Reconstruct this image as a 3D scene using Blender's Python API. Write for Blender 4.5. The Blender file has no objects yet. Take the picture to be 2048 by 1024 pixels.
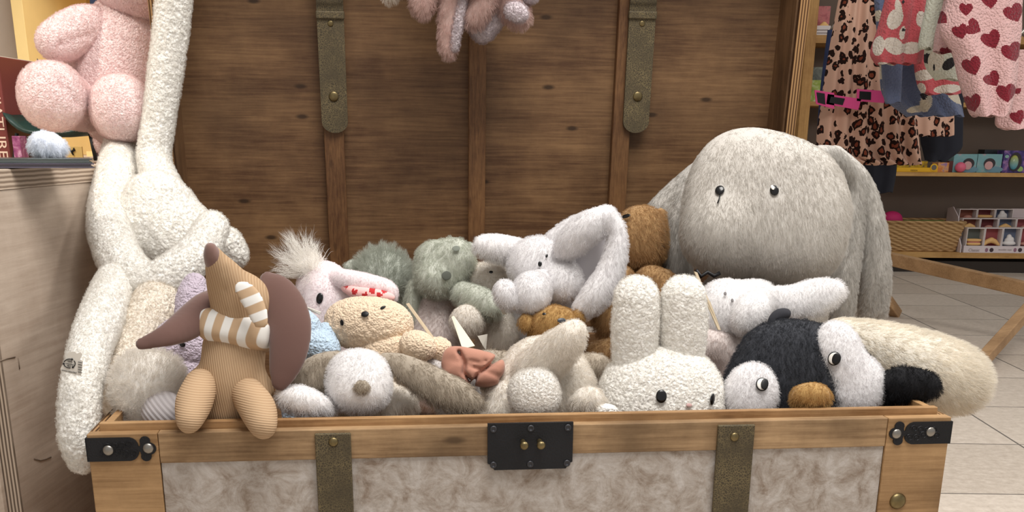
import bpy, bmesh, math, random
import numpy as np
from mathutils import Vector, Matrix, noise as mnoise

# ------------------------------------------------------------------ camera
SC = bpy.context.scene
COL = SC.collection
FPX, CXP, CYP = 2200.0, 1024.0, 1030.0        # focal length and principal point for a 2048 x 1024 frame
CAM_H = 0.82
PITCH, YAW, ROLL = 18.75, 1.2, 0.5


def cam_axes():
    p, yw, rl = map(math.radians, (PITCH, YAW, ROLL))
    fwd = np.array([-math.sin(yw)*math.cos(p), math.cos(yw)*math.cos(p), -math.sin(p)])
    right = np.array([math.cos(yw), math.sin(yw), 0.0])
    down = np.cross(fwd, right)
    return np.array([right*math.cos(rl) - down*math.sin(rl), right*math.sin(rl) + down*math.cos(rl), fwd])


CR = cam_axes()
CPOS = np.array([0.0, 0.0, CAM_H])
cam_data = bpy.data.cameras.new('camera')
cam = bpy.data.objects.new('camera', cam_data)
COL.objects.link(cam)
m = Matrix.Identity(4)
for i in range(3):
    m[i][0], m[i][1], m[i][2], m[i][3] = CR[0][i], -CR[1][i], -CR[2][i], CPOS[i]
cam.matrix_world = m
cam_data.sensor_width = 36.0
cam_data.lens = 36.0*FPX/2048.0
cam_data.shift_y = (CYP-512.0)/2048.0
cam_data.clip_start = 0.05
SC.camera = cam

# ------------------------------------------------------------------ light and exposure
SC.view_settings.view_transform = 'Standard'
SC.view_settings.look = 'None'
SC.view_settings.gamma = 1.0
SC.view_settings.exposure = 0.0
world = bpy.data.worlds.new('shop_world')
SC.world = world
world.use_nodes = True
bg = world.node_tree.nodes['Background']
bg.inputs['Color'].default_value = (1.0, 0.97, 0.94, 1)
bg.inputs['Strength'].default_value = 0.50


def area(name, loc, target, size, power, col=(1, 1, 1), size_y=None, spread=180):
    d = bpy.data.lights.new(name, 'AREA')
    d.energy, d.color, d.size = power, col, size
    d.shape = 'RECTANGLE'
    d.size_y = size_y or size
    d.spread = math.radians(spread)
    o = bpy.data.objects.new(name, d)
    COL.objects.link(o)
    o.location = loc
    o.rotation_euler = (Vector(target)-Vector(loc)).to_track_quat('-Z', 'Y').to_euler()
    return o


def spot(name, loc, target, power, angle, blend, col, radius=.05):
    d = bpy.data.lights.new(name, 'SPOT')
    d.energy, d.color, d.spot_size, d.spot_blend, d.shadow_soft_size = power, col, math.radians(angle), blend, radius
    o = bpy.data.objects.new(name, d)
    COL.objects.link(o)
    o.location = loc
    o.rotation_euler = (Vector(target)-Vector(loc)).to_track_quat('-Z', 'Y').to_euler()
    return o


area('ceiling_panel_light', (0.3, 0.9, 2.75), (0.05, 1.6, 0.3), 1.3, 70, (1.0, 0.965, 0.92))
area('ceiling_aisle_light', (2.2, 2.2, 2.75), (1.8, 3.0, 0.0), 1.0, 46, (1.0, 0.955, 0.90))
spot('shelf_spotlight', (-1.75, 1.2, 2.3), (-0.95, 2.25, 0.95), 95, 40, .5, (1.0, 0.92, 0.80))

# ------------------------------------------------------------------ frames and pixel helpers
CH_ANG = math.radians(8.0)                      # the chest stands turned by 8 degrees on the floor grid
CH_O = np.array([0.004, 1.411, 0.0])            # middle of the chest's front face on the floor
EX = np.array([math.cos(CH_ANG), math.sin(CH_ANG), 0.0])
EY = np.array([-math.sin(CH_ANG), math.cos(CH_ANG), 0.0])
EZ = np.array([0.0, 0.0, 1.0])
CW, CD, CZ = 0.5745, 0.735, 0.472               # half width, depth, rim height


def ray(px, py):
    return np.array([(px-CXP)/FPX, (py-CYP)/FPX, 1.0]) @ CR


def P(px, py, d):
    """the point seen at a pixel, d metres behind the plane of the chest's front face"""
    r = ray(px, py)
    t = (d + np.dot(CH_O-CPOS, EY))/np.dot(r, EY)
    return CPOS + r*t


def PZ(px, py, z):
    r = ray(px, py)
    return CPOS + r*((z-CAM_H)/r[2])


def PY(px, py, y):
    r = ray(px, py)
    return CPOS + r*(y/r[1])


def PX(px, py, x):
    r = ray(px, py)
    return CPOS + r*(x/r[0])


def mpp(p):
    """metres per pixel at a point"""
    return float(np.dot(np.asarray(p)-CPOS, CR[2]))/FPX


def chest_local(p):
    v = np.asarray(p)-CH_O
    return np.array([v @ EX, v @ EY, v[2]])


# ------------------------------------------------------------------ materials
MATS = {}


def nt(name):
    mt = bpy.data.materials.new(name)
    mt.use_nodes = True
    t = mt.node_tree
    return mt, t, t.nodes['Principled BSDF']


def lin(c):
    return tuple(((x/255.0)/12.92 if x/255.0 <= 0.04045 else ((x/255.0+0.055)/1.055)**2.4) for x in c)+(1.0,)


def node(t, typ, **kw):
    n = t.nodes.new(typ)
    for k, v in kw.items():
        setattr(n, k, v)
    return n


def plain(name, rgb, rough=.6, metal=0.0, spec=.5, bump=0.0, bscale=200, var=0.0, vscale=20, sheen=0.0):
    """one colour with a little noise variation and grain"""
    if name in MATS:
        return MATS[name]
    mt, t, b = nt(name)
    b.inputs['Roughness'].default_value = rough
    b.inputs['Metallic'].default_value = metal
    b.inputs['Specular IOR Level'].default_value = spec
    b.inputs['Sheen Weight'].default_value = sheen
    c = lin(rgb)
    tc = node(t, 'ShaderNodeTexCoord')
    nz = node(t, 'ShaderNodeTexNoise')
    nz.inputs['Scale'].default_value = vscale
    nz.inputs['Detail'].default_value = 4
    t.links.new(tc.outputs['Object'], nz.inputs['Vector'])
    rp = node(t, 'ShaderNodeValToRGB')
    v = max(var, 0.02)
    rp.color_ramp.elements[0].position = .3
    rp.color_ramp.elements[1].position = .7
    rp.color_ramp.elements[0].color = tuple(x*(1-v) for x in c[:3])+(1,)
    rp.color_ramp.elements[1].color = tuple(min(1, x*(1+v)) for x in c[:3])+(1,)
    t.links.new(nz.outputs['Fac'], rp.inputs['Fac'])
    t.links.new(rp.outputs['Color'], b.inputs['Base Color'])
    if bump:
        n2 = node(t, 'ShaderNodeTexNoise')
        n2.inputs['Scale'].default_value = bscale
        n2.inputs['Detail'].default_value = 3
        t.links.new(tc.outputs['Object'], n2.inputs['Vector'])
        bp = node(t, 'ShaderNodeBump')
        bp.inputs['Strength'].default_value = bump
        bp.inputs['Distance'].default_value = .002
        t.links.new(n2.outputs['Fac'], bp.inputs['Height'])
        t.links.new(bp.outputs['Normal'], b.inputs['Normal'])
    MATS[name] = mt
    return mt


def furmat(name, rgb, var=.10, patch=.06, rough=.85, pscale=14, sheen=.25):
    """soft pile: colour varies per strand and in broad soft patches"""
    if name in MATS:
        return MATS[name]
    mt, t, b = nt(name)
    c = lin(rgb)
    b.inputs['Roughness'].default_value = rough
    b.inputs['Specular IOR Level'].default_value = .18
    b.inputs['Sheen Weight'].default_value = sheen
    b.inputs['Sheen Roughness'].default_value = .5
    hi = node(t, 'ShaderNodeHairInfo')
    tc = node(t, 'ShaderNodeTexCoord')
    nz = node(t, 'ShaderNodeTexNoise')
    nz.inputs['Scale'].default_value = pscale
    nz.inputs['Detail'].default_value = 3
    t.links.new(tc.outputs['Object'], nz.inputs['Vector'])
    mx = node(t, 'ShaderNodeMath', operation='MULTIPLY_ADD')     # random*var + (1-var/2)
    mx.inputs[1].default_value = 2*var
    mx.inputs[2].default_value = 1-var
    t.links.new(hi.outputs['Random'], mx.inputs[0])
    m2 = node(t, 'ShaderNodeMath', operation='MULTIPLY_ADD')
    m2.inputs[1].default_value = 4*patch
    m2.inputs[2].default_value = 1-2*patch
    t.links.new(nz.outputs['Fac'], m2.inputs[0])
    m3 = node(t, 'ShaderNodeMath', operation='MULTIPLY')
    t.links.new(mx.outputs[0], m3.inputs[0])
    t.links.new(m2.outputs[0], m3.inputs[1])
    vm = node(t, 'ShaderNodeVectorMath', operation='SCALE')
    vm.inputs[0].default_value = c[:3]
    t.links.new(m3.outputs[0], vm.inputs['Scale'])
    t.links.new(vm.outputs[0], b.inputs['Base Color'])
    tr = node(t, 'ShaderNodeBsdfTranslucent')              # thin fibres let light through
    t.links.new(vm.outputs[0], tr.inputs['Color'])
    ms = node(t, 'ShaderNodeMixShader')
    f_ = node(t, 'ShaderNodeMath', operation='MULTIPLY')
    f_.inputs[1].default_value = .42
    t.links.new(hi.outputs['Is Strand'], f_.inputs[0])
    t.links.new(f_.outputs[0], ms.inputs['Fac'])
    t.links.new(b.outputs[0], ms.inputs[1])
    t.links.new(tr.outputs[0], ms.inputs[2])
    t.links.new(ms.outputs[0], t.nodes['Material Output'].inputs['Surface'])
    MATS[name] = mt
    return mt


def boucle(name, rgb, scale=150, dist=.004, sheen=.2, strength=.9):
    """curly fleece: small round nubs"""
    if name in MATS:
        return MATS[name]
    mt, t, b = nt(name)
    c = lin(rgb)
    b.inputs['Roughness'].default_value = .95
    b.inputs['Specular IOR Level'].default_value = .1
    b.inputs['Sheen Weight'].default_value = sheen
    tc = node(t, 'ShaderNodeTexCoord')
    wz = node(t, 'ShaderNodeTexNoise')
    wz.inputs['Scale'].default_value = scale*.6
    t.links.new(tc.outputs['Object'], wz.inputs['Vector'])
    ad = node(t, 'ShaderNodeVectorMath', operation='MULTIPLY_ADD')
    ad.inputs[1].default_value = (1.2/scale,)*3
    t.links.new(wz.outputs['Color'], ad.inputs[0])
    t.links.new(tc.outputs['Object'], ad.inputs[2])
    vo = node(t, 'ShaderNodeTexVoronoi', feature='SMOOTH_F1')
    vo.inputs['Scale'].default_value = scale
    vo.inputs['Smoothness'].default_value = .4
    t.links.new(ad.outputs[0], vo.inputs['Vector'])
    n2 = node(t, 'ShaderNodeTexNoise')
    n2.inputs['Scale'].default_value = scale*4
    t.links.new(tc.outputs['Object'], n2.inputs['Vector'])
    sm = node(t, 'ShaderNodeMath', operation='MULTIPLY_ADD')
    sm.inputs[1].default_value = .35
    t.links.new(n2.outputs['Fac'], sm.inputs[0])
    inv = node(t, 'ShaderNodeMath', operation='SUBTRACT')
    inv.inputs[0].default_value = 1.0
    t.links.new(vo.outputs['Distance'], inv.inputs[1])
    t.links.new(inv.outputs[0], sm.inputs[2])
    bp = node(t, 'ShaderNodeBump')
    bp.inputs['Strength'].default_value = strength
    bp.inputs['Distance'].default_value = dist
    t.links.new(sm.outputs[0], bp.inputs['Height'])
    t.links.new(bp.outputs['Normal'], b.inputs['Normal'])
    b.inputs['Base Color'].default_value = c
    hi = node(t, 'ShaderNodeHairInfo')
    tr = node(t, 'ShaderNodeBsdfTranslucent')
    tr.inputs['Color'].default_value = c
    ms = node(t, 'ShaderNodeMixShader')
    f_ = node(t, 'ShaderNodeMath', operation='MULTIPLY')
    f_.inputs[1].default_value = .42
    t.links.new(hi.outputs['Is Strand'], f_.inputs[0])
    t.links.new(f_.outputs[0], ms.inputs['Fac'])
    t.links.new(b.outputs[0], ms.inputs[1])
    t.links.new(tr.outputs[0], ms.inputs[2])
    t.links.new(ms.outputs[0], t.nodes['Material Output'].inputs['Surface'])
    MATS[name] = mt
    return mt


def wood(name, dark, light, axis='x', scale=1.0, rough=.55, knots=.5, spec=.4, dirt=0.0, ring=1.0):
    """boards: long grain streaks along one axis, broad figure, a few knots, old grime"""
    if name in MATS:
        return MATS[name]
    mt, t, b = nt(name)
    b.inputs['Roughness'].default_value = rough
    b.inputs['Specular IOR Level'].default_value = spec
    tc = node(t, 'ShaderNodeTexCoord')
    long = {'x': 0, 'y': 1, 'z': 2}[axis]
    s1 = [120*scale]*3
    s1[long] = 5.0*scale
    s2 = [9*scale]*3
    s2[long] = 1.6*scale
    s3 = [9.0*scale]*3
    s3[long] = 3.5*scale
    s3[1] = 0.0

    def mapped(s):
        mp = node(t, 'ShaderNodeMapping')
        mp.inputs['Scale'].default_value = s
        t.links.new(tc.outputs['Object'], mp.inputs['Vector'])
        return mp
    g = node(t, 'ShaderNodeTexNoise')
    g.inputs['Scale'].default_value = 2.0
    g.inputs['Detail'].default_value = 8
    g.inputs['Roughness'].default_value = .65
    t.links.new(mapped(s1).outputs[0], g.inputs['Vector'])
    f = node(t, 'ShaderNodeTexNoise')
    f.inputs['Scale'].default_value = 1.0
    f.inputs['Detail'].default_value = 4
    f.inputs['Distortion'].default_value = 1.2*ring
    t.links.new(mapped(s2).outputs[0], f.inputs['Vector'])
    mixf = node(t, 'ShaderNodeMath', operation='MULTIPLY_ADD')
    mixf.inputs[1].default_value = .36
    t.links.new(g.outputs['Fac'], mixf.inputs[0])
    m0 = node(t, 'ShaderNodeMath', operation='MULTIPLY')
    m0.inputs[1].default_value = .30
    t.links.new(f.outputs['Fac'], m0.inputs[0])
    pn = node(t, 'ShaderNodeTexNoise')
    pn.inputs['Scale'].default_value = 6.5
    pn.inputs['Detail'].default_value = 7
    pn.inputs['Roughness'].default_value = .7
    t.links.new(tc.outputs['Object'], pn.inputs['Vector'])
    m1 = node(t, 'ShaderNodeMath', operation='MULTIPLY_ADD')
    m1.inputs[1].default_value = .34
    t.links.new(pn.outputs['Fac'], m1.inputs[0])
    t.links.new(m0.outputs[0], m1.inputs[2])
    t.links.new(m1.outputs[0], mixf.inputs[2])
    rp = node(t, 'ShaderNodeValToRGB')
    rp.color_ramp.elements[0].position = .41
    rp.color_ramp.elements[1].position = .59
    rp.color_ramp.elements[0].color = lin(dark)
    rp.color_ramp.elements[1].color = lin(light)
    t.links.new(mixf.outputs[0], rp.inputs['Fac'])
    col = rp.outputs['Color']
    if knots:
        v = node(t, 'ShaderNodeTexVoronoi', voronoi_dimensions='2D')
        v.inputs['Scale'].default_value = 1.0
        sk = node(t, 'ShaderNodeSeparateXYZ')
        t.links.new(mapped(s3).outputs[0], sk.inputs[0])
        ck = node(t, 'ShaderNodeCombineXYZ')
        t.links.new(sk.outputs['X'], ck.inputs['X'])
        t.links.new(sk.outputs['Z'], ck.inputs['Y'])
        t.links.new(ck.outputs[0], v.inputs['Vector'])
        kr = node(t, 'ShaderNodeValToRGB')
        kr.color_ramp.elements[0].position = .022
        kr.color_ramp.elements[1].position = .05
        kr.color_ramp.elements[0].color = (1, 1, 1, 1)
        kr.color_ramp.elements[1].color = (0, 0, 0, 1)
        t.links.new(v.outputs['Distance'], kr.inputs['Fac'])
        km = node(t, 'ShaderNodeMath', operation='MULTIPLY')
        km.inputs[1].default_value = knots
        t.links.new(kr.outputs['Color'], km.inputs[0])
        mc = node(t, 'ShaderNodeMix', data_type='RGBA')
        mc.inputs['B'].default_value = tuple(x*.25 for x in lin(dark)[:3])+(1,)
        t.links.new(km.outputs[0], mc.inputs['Factor'])
        t.links.new(col, mc.inputs['A'])
        col = mc.outputs['Result']
    if dirt:
        d = node(t, 'ShaderNodeTexNoise')
        d.inputs['Scale'].default_value = 5
        d.inputs['Detail'].default_value = 6
        t.links.new(tc.outputs['Object'], d.inputs['Vector'])
        dr = node(t, 'ShaderNodeValToRGB')
        dr.color_ramp.elements[0].position = .46
        dr.color_ramp.elements[1].position = .68
        dr.color_ramp.elements[0].color = (0, 0, 0, 1)
        dr.color_ramp.elements[1].color = (dirt,)*3+(1,)
        t.links.new(d.outputs['Fac'], dr.inputs['Fac'])
        mc = node(t, 'ShaderNodeMix', data_type='RGBA')
        mc.inputs['B'].default_value = lin(tuple(x*.72 for x in dark))
        t.links.new(dr.outputs['Color'], mc.inputs['Factor'])
        t.links.new(col, mc.inputs['A'])
        col = mc.outputs['Result']
    t.links.new(col, b.inputs['Base Color'])
    bp = node(t, 'ShaderNodeBump')
    bp.inputs['Strength'].default_value = .25
    bp.inputs['Distance'].default_value = .001
    t.links.new(g.outputs['Fac'], bp.inputs['Height'])
    t.links.new(bp.outputs['Normal'], b.inputs['Normal'])
    MATS[name] = mt
    return mt


# ------------------------------------------------------------------ object helpers
def tag(o, label, cat, group=None, kind=None):
    o['label'] = label
    o['category'] = cat
    if group:
        o['group'] = group
    if kind:
        o['kind'] = kind
    return o


def empty(name, loc, rotz=0.0):
    o = bpy.data.objects.new(name, None)
    o.empty_display_size = .05
    COL.objects.link(o)
    o.location = loc
    o.rotation_euler = (0, 0, rotz)
    return o


def thing(name, label, cat, loc, rotz=0.0, group=None):
    return tag(empty(name, loc, rotz), label, cat, group)


def wmat(o):
    """world matrix without a depsgraph update (locations and rotations only)"""
    mm = o.matrix_basis.copy()
    while o.parent is not None:
        o = o.parent
        mm = o.matrix_basis @ mm
    return mm


def link(name, me, mat, parent=None, world=True, smooth=True, origin=None):
    """me in world coordinates (world=True) or in the parent's coordinates"""
    o = bpy.data.objects.new(name, me)
    COL.objects.link(o)
    for mm in (mat if isinstance(mat, (list, tuple)) else [mat]):
        me.materials.append(mm)
    if smooth:
        me.polygons.foreach_set('use_smooth', np.ones(len(me.polygons), dtype=bool))
    if parent is not None:
        o.parent = parent
        if world:
            me.transform(wmat(parent).inverted())
    elif origin is not None:
        me.transform(Matrix.Translation(-Vector(origin)))
        o.location = origin
    me.update()
    return o


def mesh_from(name, verts, faces):
    me = bpy.data.meshes.new(name)
    me.from_pydata([tuple(v) for v in verts], [], [tuple(f) for f in faces])
    me.update()
    return me


def fast_mesh(name, V, Q):
    """numpy verts (n,3), quads (m,4)"""
    me = bpy.data.meshes.new(name)
    me.vertices.add(len(V))
    me.vertices.foreach_set('co', np.asarray(V, dtype=np.float32).ravel())
    Q = np.asarray(Q, dtype=np.int32)
    me.loops.add(Q.size)
    me.loops.foreach_set('vertex_index', Q.ravel())
    me.polygons.add(len(Q))
    me.polygons.foreach_set('loop_start', np.arange(0, Q.size, Q.shape[1], dtype=np.int32))
    me.update(calc_edges=True)
    me.validate()
    return me


def bm_mesh(name, bm):
    me = bpy.data.meshes.new(name)
    bmesh.ops.recalc_face_normals(bm, faces=bm.faces[:])
    bm.to_mesh(me)
    bm.free()
    return me


def add_box(bm, x0, x1, y0, y1, z0, z1, bev=0.0, mat=None):
    vs = [bm.verts.new((x, y, z)) for x in (x0, x1) for y in (y0, y1) for z in (z0, z1)]
    fs = []
    for idx in ((0, 1, 3, 2), (4, 6, 7, 5), (0, 4, 5, 1), (2, 3, 7, 6), (0, 2, 6, 4), (1, 5, 7, 3)):
        fs.append(bm.faces.new([vs[i] for i in idx]))
    if bev:
        es = list({e for f_ in fs for e in f_.edges})
        r = bmesh.ops.bevel(bm, geom=es, offset=bev, segments=2, profile=.5, affect='EDGES')
        vs = list({v for f_ in r['faces'] for v in f_.verts} | {v for v in vs if v.is_valid})
    if mat is not None:
        bmesh.ops.transform(bm, matrix=mat, verts=vs)
    return vs


def box(name, x0, x1, y0, y1, z0, z1, mat, parent=None, bev=.002, M=None):
    bm = bmesh.new()
    add_box(bm, x0, x1, y0, y1, z0, z1, bev, M)
    return link(name, bm_mesh(name, bm), mat, parent, world=False, smooth=False)


def add_lathe(bm, prof, seg=24, M=None):
    """profile [(r, h)] turned about z"""
    rings = []
    for r, hh in prof:
        if r < 1e-6:
            rings.append([bm.verts.new((0, 0, hh))])
        else:
            rings.append([bm.verts.new((r*math.cos(2*math.pi*k/seg), r*math.sin(2*math.pi*k/seg), hh)) for k in range(seg)])
    for a, b in zip(rings[:-1], rings[1:]):
        for k in range(seg):
            k2 = (k+1) % seg
            if len(a) == 1 and len(b) > 1:
                bm.faces.new((a[0], b[k], b[k2]))
            elif len(b) == 1 and len(a) > 1:
                bm.faces.new((a[k], b[0], a[k2]))
            elif len(a) > 1:
                bm.faces.new((a[k], b[k], b[k2], a[k2]))
    if M is not None:
        bmesh.ops.transform(bm, matrix=M, verts=[v for r in rings for v in r])


def add_prism(bm, pts, y0, y1, M=None):
    """polygon in the x-z plane extruded from y0 to y1"""
    a = [bm.verts.new((x, y0, z)) for x, z in pts]
    b = [bm.verts.new((x, y1, z)) for x, z in pts]
    bm.faces.new(a)
    bm.faces.new(b[::-1])
    n = len(pts)
    for i in range(n):
        bm.faces.new((a[i], b[i], b[(i+1) % n], a[(i+1) % n]))
    if M is not None:
        bmesh.ops.transform(bm, matrix=M, verts=a+b)


def add_tube(bm, pts, rad, seg=8, caps=True):
    pts = [Vector(p) for p in pts]
    rads = rad if isinstance(rad, (list, tuple)) else [rad]*len(pts)
    rings = []
    up = Vector((0, 0, 1))
    for i, p in enumerate(pts):
        d = (pts[min(i+1, len(pts)-1)]-pts[max(i-1, 0)]).normalized()
        if abs(d.dot(up)) > .95:
            up = Vector((1, 0, 0)) if abs(d.x) < .9 else Vector((0, 1, 0))
        u = d.cross(up).normalized()
        w = u.cross(d).normalized()
        up = w
        rings.append([bm.verts.new(p+(u*math.cos(2*math.pi*k/seg)+w*math.sin(2*math.pi*k/seg))*rads[i]) for k in range(seg)])
    for a, b in zip(rings[:-1], rings[1:]):
        for k in range(seg):
            bm.faces.new((a[k], a[(k+1) % seg], b[(k+1) % seg], b[k]))
    if caps:
        bm.faces.new(rings[0][::-1])
        bm.faces.new(rings[-1])


# ------------------------------------------------------------------ soft shapes: signed distances -> surface nets
class El:
    """ellipsoid; axes given as rows of B"""
    def __init__(s, c, r, B):
        s.c, s.r, s.B = np.asarray(c, float), np.asarray(r, float), np.asarray(B, float)

    def bounds(s):
        e = np.sqrt(((s.B*s.r[:, None])**2).sum(0))
        return s.c-e, s.c+e

    def d(s, X):
        q = (X-s.c) @ s.B.T
        k0 = np.sqrt(((q/s.r)**2).sum(-1))
        k1 = np.sqrt(((q/s.r**2)**2).sum(-1))
        return k0*(k0-1)/np.maximum(k1, 1e-9)


class SEl(El):
    """squarer ellipsoid (super-quadric), exponent e"""
    def __init__(s, c, r, B, e=3.0):
        super().__init__(c, r, B)
        s.e = e

    def d(s, X):
        q = np.abs((X-s.c) @ s.B.T)/s.r
        k = ((q**s.e).sum(-1))**(1/s.e)
        return (k-1)*s.r.min()


class Tube:
    """round tapering chain through points; flattened along n by factor fl"""
    def __init__(s, pts, rad, n=None, fl=1.0):
        s.p, s.r = np.asarray(pts, float), np.asarray(rad, float)
        s.n, s.fl = (None if n is None else np.asarray(n, float)/np.linalg.norm(n)), fl

    def bounds(s):
        return (s.p-s.r[:, None]).min(0), (s.p+s.r[:, None]).max(0)

    def d(s, X):
        best = None
        for a, b, ra, rb in zip(s.p[:-1], s.p[1:], s.r[:-1], s.r[1:]):
            ab = b-a
            t = np.clip(((X-a) @ ab)/max(ab @ ab, 1e-12), 0, 1)
            q = X-a-t[..., None]*ab
            if s.n is not None:
                k = q @ s.n
                q = q+(k*(1/s.fl-1))[..., None]*s.n
            dd = np.sqrt((q*q).sum(-1))-(ra+(rb-ra)*t)
            best = dd if best is None else np.minimum(best, dd)
        return best*(s.fl if s.n is not None and s.fl < 1 else 1.0)


def smin(a, b, k):
    if k <= 0:
        return np.minimum(a, b)
    hh = np.clip(.5+.5*(b-a)/k, 0, 1)
    return b+(a-b)*hh-k*hh*(1-hh)


def field(prims, k):
    def F(X):
        out = None
        for p in prims:
            dd = p.d(X)
            out = dd if out is None else smin(out, dd, k)
        return out
    return F


def sdf_mesh(name, prims, k=.01, vox=.004, cut=None, mod=None, relax=2):
    lo = np.min([p.bounds()[0] for p in prims], 0)-2.5*vox-k*.3
    hi = np.max([p.bounds()[1] for p in prims], 0)+2.5*vox+k*.3
    n = np.ceil((hi-lo)/vox).astype(int)+1
    while n.prod() > 2.6e6:
        vox *= 1.15
        n = np.ceil((hi-lo)/vox).astype(int)+1
    ax = [lo[i]+vox*np.arange(n[i]) for i in range(3)]
    X = np.stack(np.meshgrid(*ax, indexing='ij'), -1)
    Dv = field(prims, k)(X)
    if cut is not None:                       # carve away another field
        Dv = np.maximum(Dv, -field(cut, k*.5)(X))
    if mod is not None:
        Dv = Dv+mod(X)
    Dv[0], Dv[-1], Dv[:, 0], Dv[:, -1], Dv[:, :, 0], Dv[:, :, -1] = (vox,)*6
    S = Dv < 0
    nx, ny, nz = n
    cnt = np.zeros((nx-1, ny-1, nz-1), np.int32)
    pos = np.zeros((nx-1, ny-1, nz-1, 3))
    for axis in range(3):
        for o1 in (0, 1):
            for o2 in (0, 1):
                sl0, sl1 = [None]*3, [None]*3
                oth = [a for a in range(3) if a != axis]
                sl0[axis], sl1[axis] = slice(0, n[axis]-1), slice(1, n[axis])
                for a, o in zip(oth, (o1, o2)):
                    sl0[a] = sl1[a] = slice(o, n[a]-1+o)
                d0, d1 = Dv[tuple(sl0)], Dv[tuple(sl1)]
                ch = (d0 < 0) != (d1 < 0)
                tt = np.where(ch, d0/np.where(ch, d0-d1, 1), 0)
                cnt += ch
                pos[..., axis] += np.where(ch, tt, 0)
                pos[..., oth[0]] += ch*o1
                pos[..., oth[1]] += ch*o2
    act = cnt > 0
    idx = -np.ones(act.shape, np.int64)
    idx[act] = np.arange(act.sum())
    ijk = np.argwhere(act)
    V = lo+vox*(ijk+pos[act]/cnt[act][:, None])
    quads = []
    for axis in range(3):
        oth = [a for a in range(3) if a != axis]
        sl0 = [slice(1, n[a]-1) for a in range(3)]
        sl1 = list(sl0)
        sl0[axis], sl1[axis] = slice(0, n[axis]-1), slice(1, n[axis])
        s0, s1 = S[tuple(sl0)], S[tuple(sl1)]
        for flag in (True, False):
            e = np.argwhere((s0 == flag) & (s1 == (not flag)))
            if not len(e):
                continue
            base = e.copy()
            for a in oth:
                base[:, a] += 1

            def cell(da, db):
                c = base.copy()
                c[:, oth[0]] -= da
                c[:, oth[1]] -= db
                return idx[c[:, 0], c[:, 1], c[:, 2]]
            q = np.stack([cell(1, 1), cell(0, 1), cell(0, 0), cell(1, 0)], 1)
            if flag == (axis == 1):
                q = q[:, ::-1]
            quads.append(q)
    Q = np.concatenate(quads)
    Q = Q[(Q >= 0).all(1)]
    for _ in range(relax):                    # light smoothing
        acc = np.zeros_like(V)
        c = np.zeros(len(V))
        for a in range(4):
            for b in (1, 3):
                np.add.at(acc, Q[:, a], V[Q[:, (a+b) % 4]])
                np.add.at(c, Q[:, a], 1)
        V = V*.5+.5*acc/np.maximum(c, 1)[:, None]
    return fast_mesh(name, V, Q)


# pixel-sized soft primitives: (px, py) in the photograph's frame, d = metres behind the chest front
def basis(ang=0.0, tilt=0.0):
    """screen-right / screen-down / away, turned by ang (degrees) in the view plane"""
    a = math.radians(ang)
    r, dn, w = CR
    return np.array([r*math.cos(a)+dn*math.sin(a), -r*math.sin(a)+dn*math.cos(a), w])


def el(px, py, d, rx, ry, rz=None, ang=0.0, sq=None):
    c = P(px, py, d)
    s = mpp(c)
    rz = rz if rz is not None else min(rx, ry)
    r = (rx*s, ry*s, rz*s)
    return El(c, r, basis(ang)) if sq is None else SEl(c, r, basis(ang), sq)


def tb(pts, n=None, fl=1.0, sub=5):
    """tube through (px, py, d, rpx), smoothed"""
    q = np.array([list(P(a, b, d))+[r*mpp(P(a, b, d))] for a, b, d, r in pts])
    q = spline(q, sub)
    nn = None
    if fl != 1.0:
        nn = CR[2] if n is None else n
    return Tube(q[:, :3], q[:, 3], nn, fl)


def spline(q, sub=5):
    q = np.asarray(q, float)
    if len(q) < 3:
        return q
    pp = np.vstack([2*q[0]-q[1], q, 2*q[-1]-q[-2]])
    out = []
    for i in range(1, len(pp)-2):
        a, b, c, e = pp[i-1], pp[i], pp[i+1], pp[i+2]
        for t in np.linspace(0, 1, sub, endpoint=False):
            out.append(.5*(2*b+(c-a)*t+(2*a-5*b+4*c-e)*t*t+(3*b-a-3*c+e)*t**3))
    out.append(q[-1])
    return np.array(out)


FUR_SEED = [1]
FUR_ON = True


def fur(o, length=.014, n=None, dens=330000, child=14, rad=.00035, comb=(0, 0, -.5), rnd=.22, clump=.25, rough=.003, end=.003, nf=.62, kink=None, kamp=.002, kfreq=3.0, steps=2, shape=0.0):
    """pile that grows from a soft part"""
    if not FUR_ON:
        return
    FUR_SEED[0] += 1
    md = o.modifiers.new('pile', 'PARTICLE_SYSTEM')
    ps = o.particle_systems[-1]
    ps.seed = FUR_SEED[0]
    s = ps.settings
    s.type = 'HAIR'
    if n is None:
        n = max(40, int(sum(p.area for p in o.data.polygons)*dens/child))
    s.count = n
    s.use_advanced_hair = True
    s.hair_step = 3
    s.render_step = s.display_step = steps
    s.emit_from = 'FACE'
    s.distribution = 'RAND'
    s.use_even_distribution = True
    s.use_modifier_stack = False
    if kink:
        nf = 1.0
    s.normal_factor = nf*length/4
    s.object_align_factor = tuple(c*length/4 for c in comb)
    s.factor_random = rnd*length/4
    s.child_type = 'INTERPOLATED'
    s.child_percent = 1
    s.rendered_child_count = child
    s.clump_factor = clump
    s.clump_shape = .1
    s.roughness_1 = rough*.5
    s.roughness_1_size = .03
    s.roughness_2 = rough
    s.roughness_2_size = .02
    s.roughness_endpoint = end
    s.root_radius = 1.0
    s.tip_radius = .35
    s.radius_scale = rad
    s.shape = shape
    if kink:
        s.kink = kink
        s.kink_amplitude = kamp
        s.kink_frequency = kfreq
    s.material = 1


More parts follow.
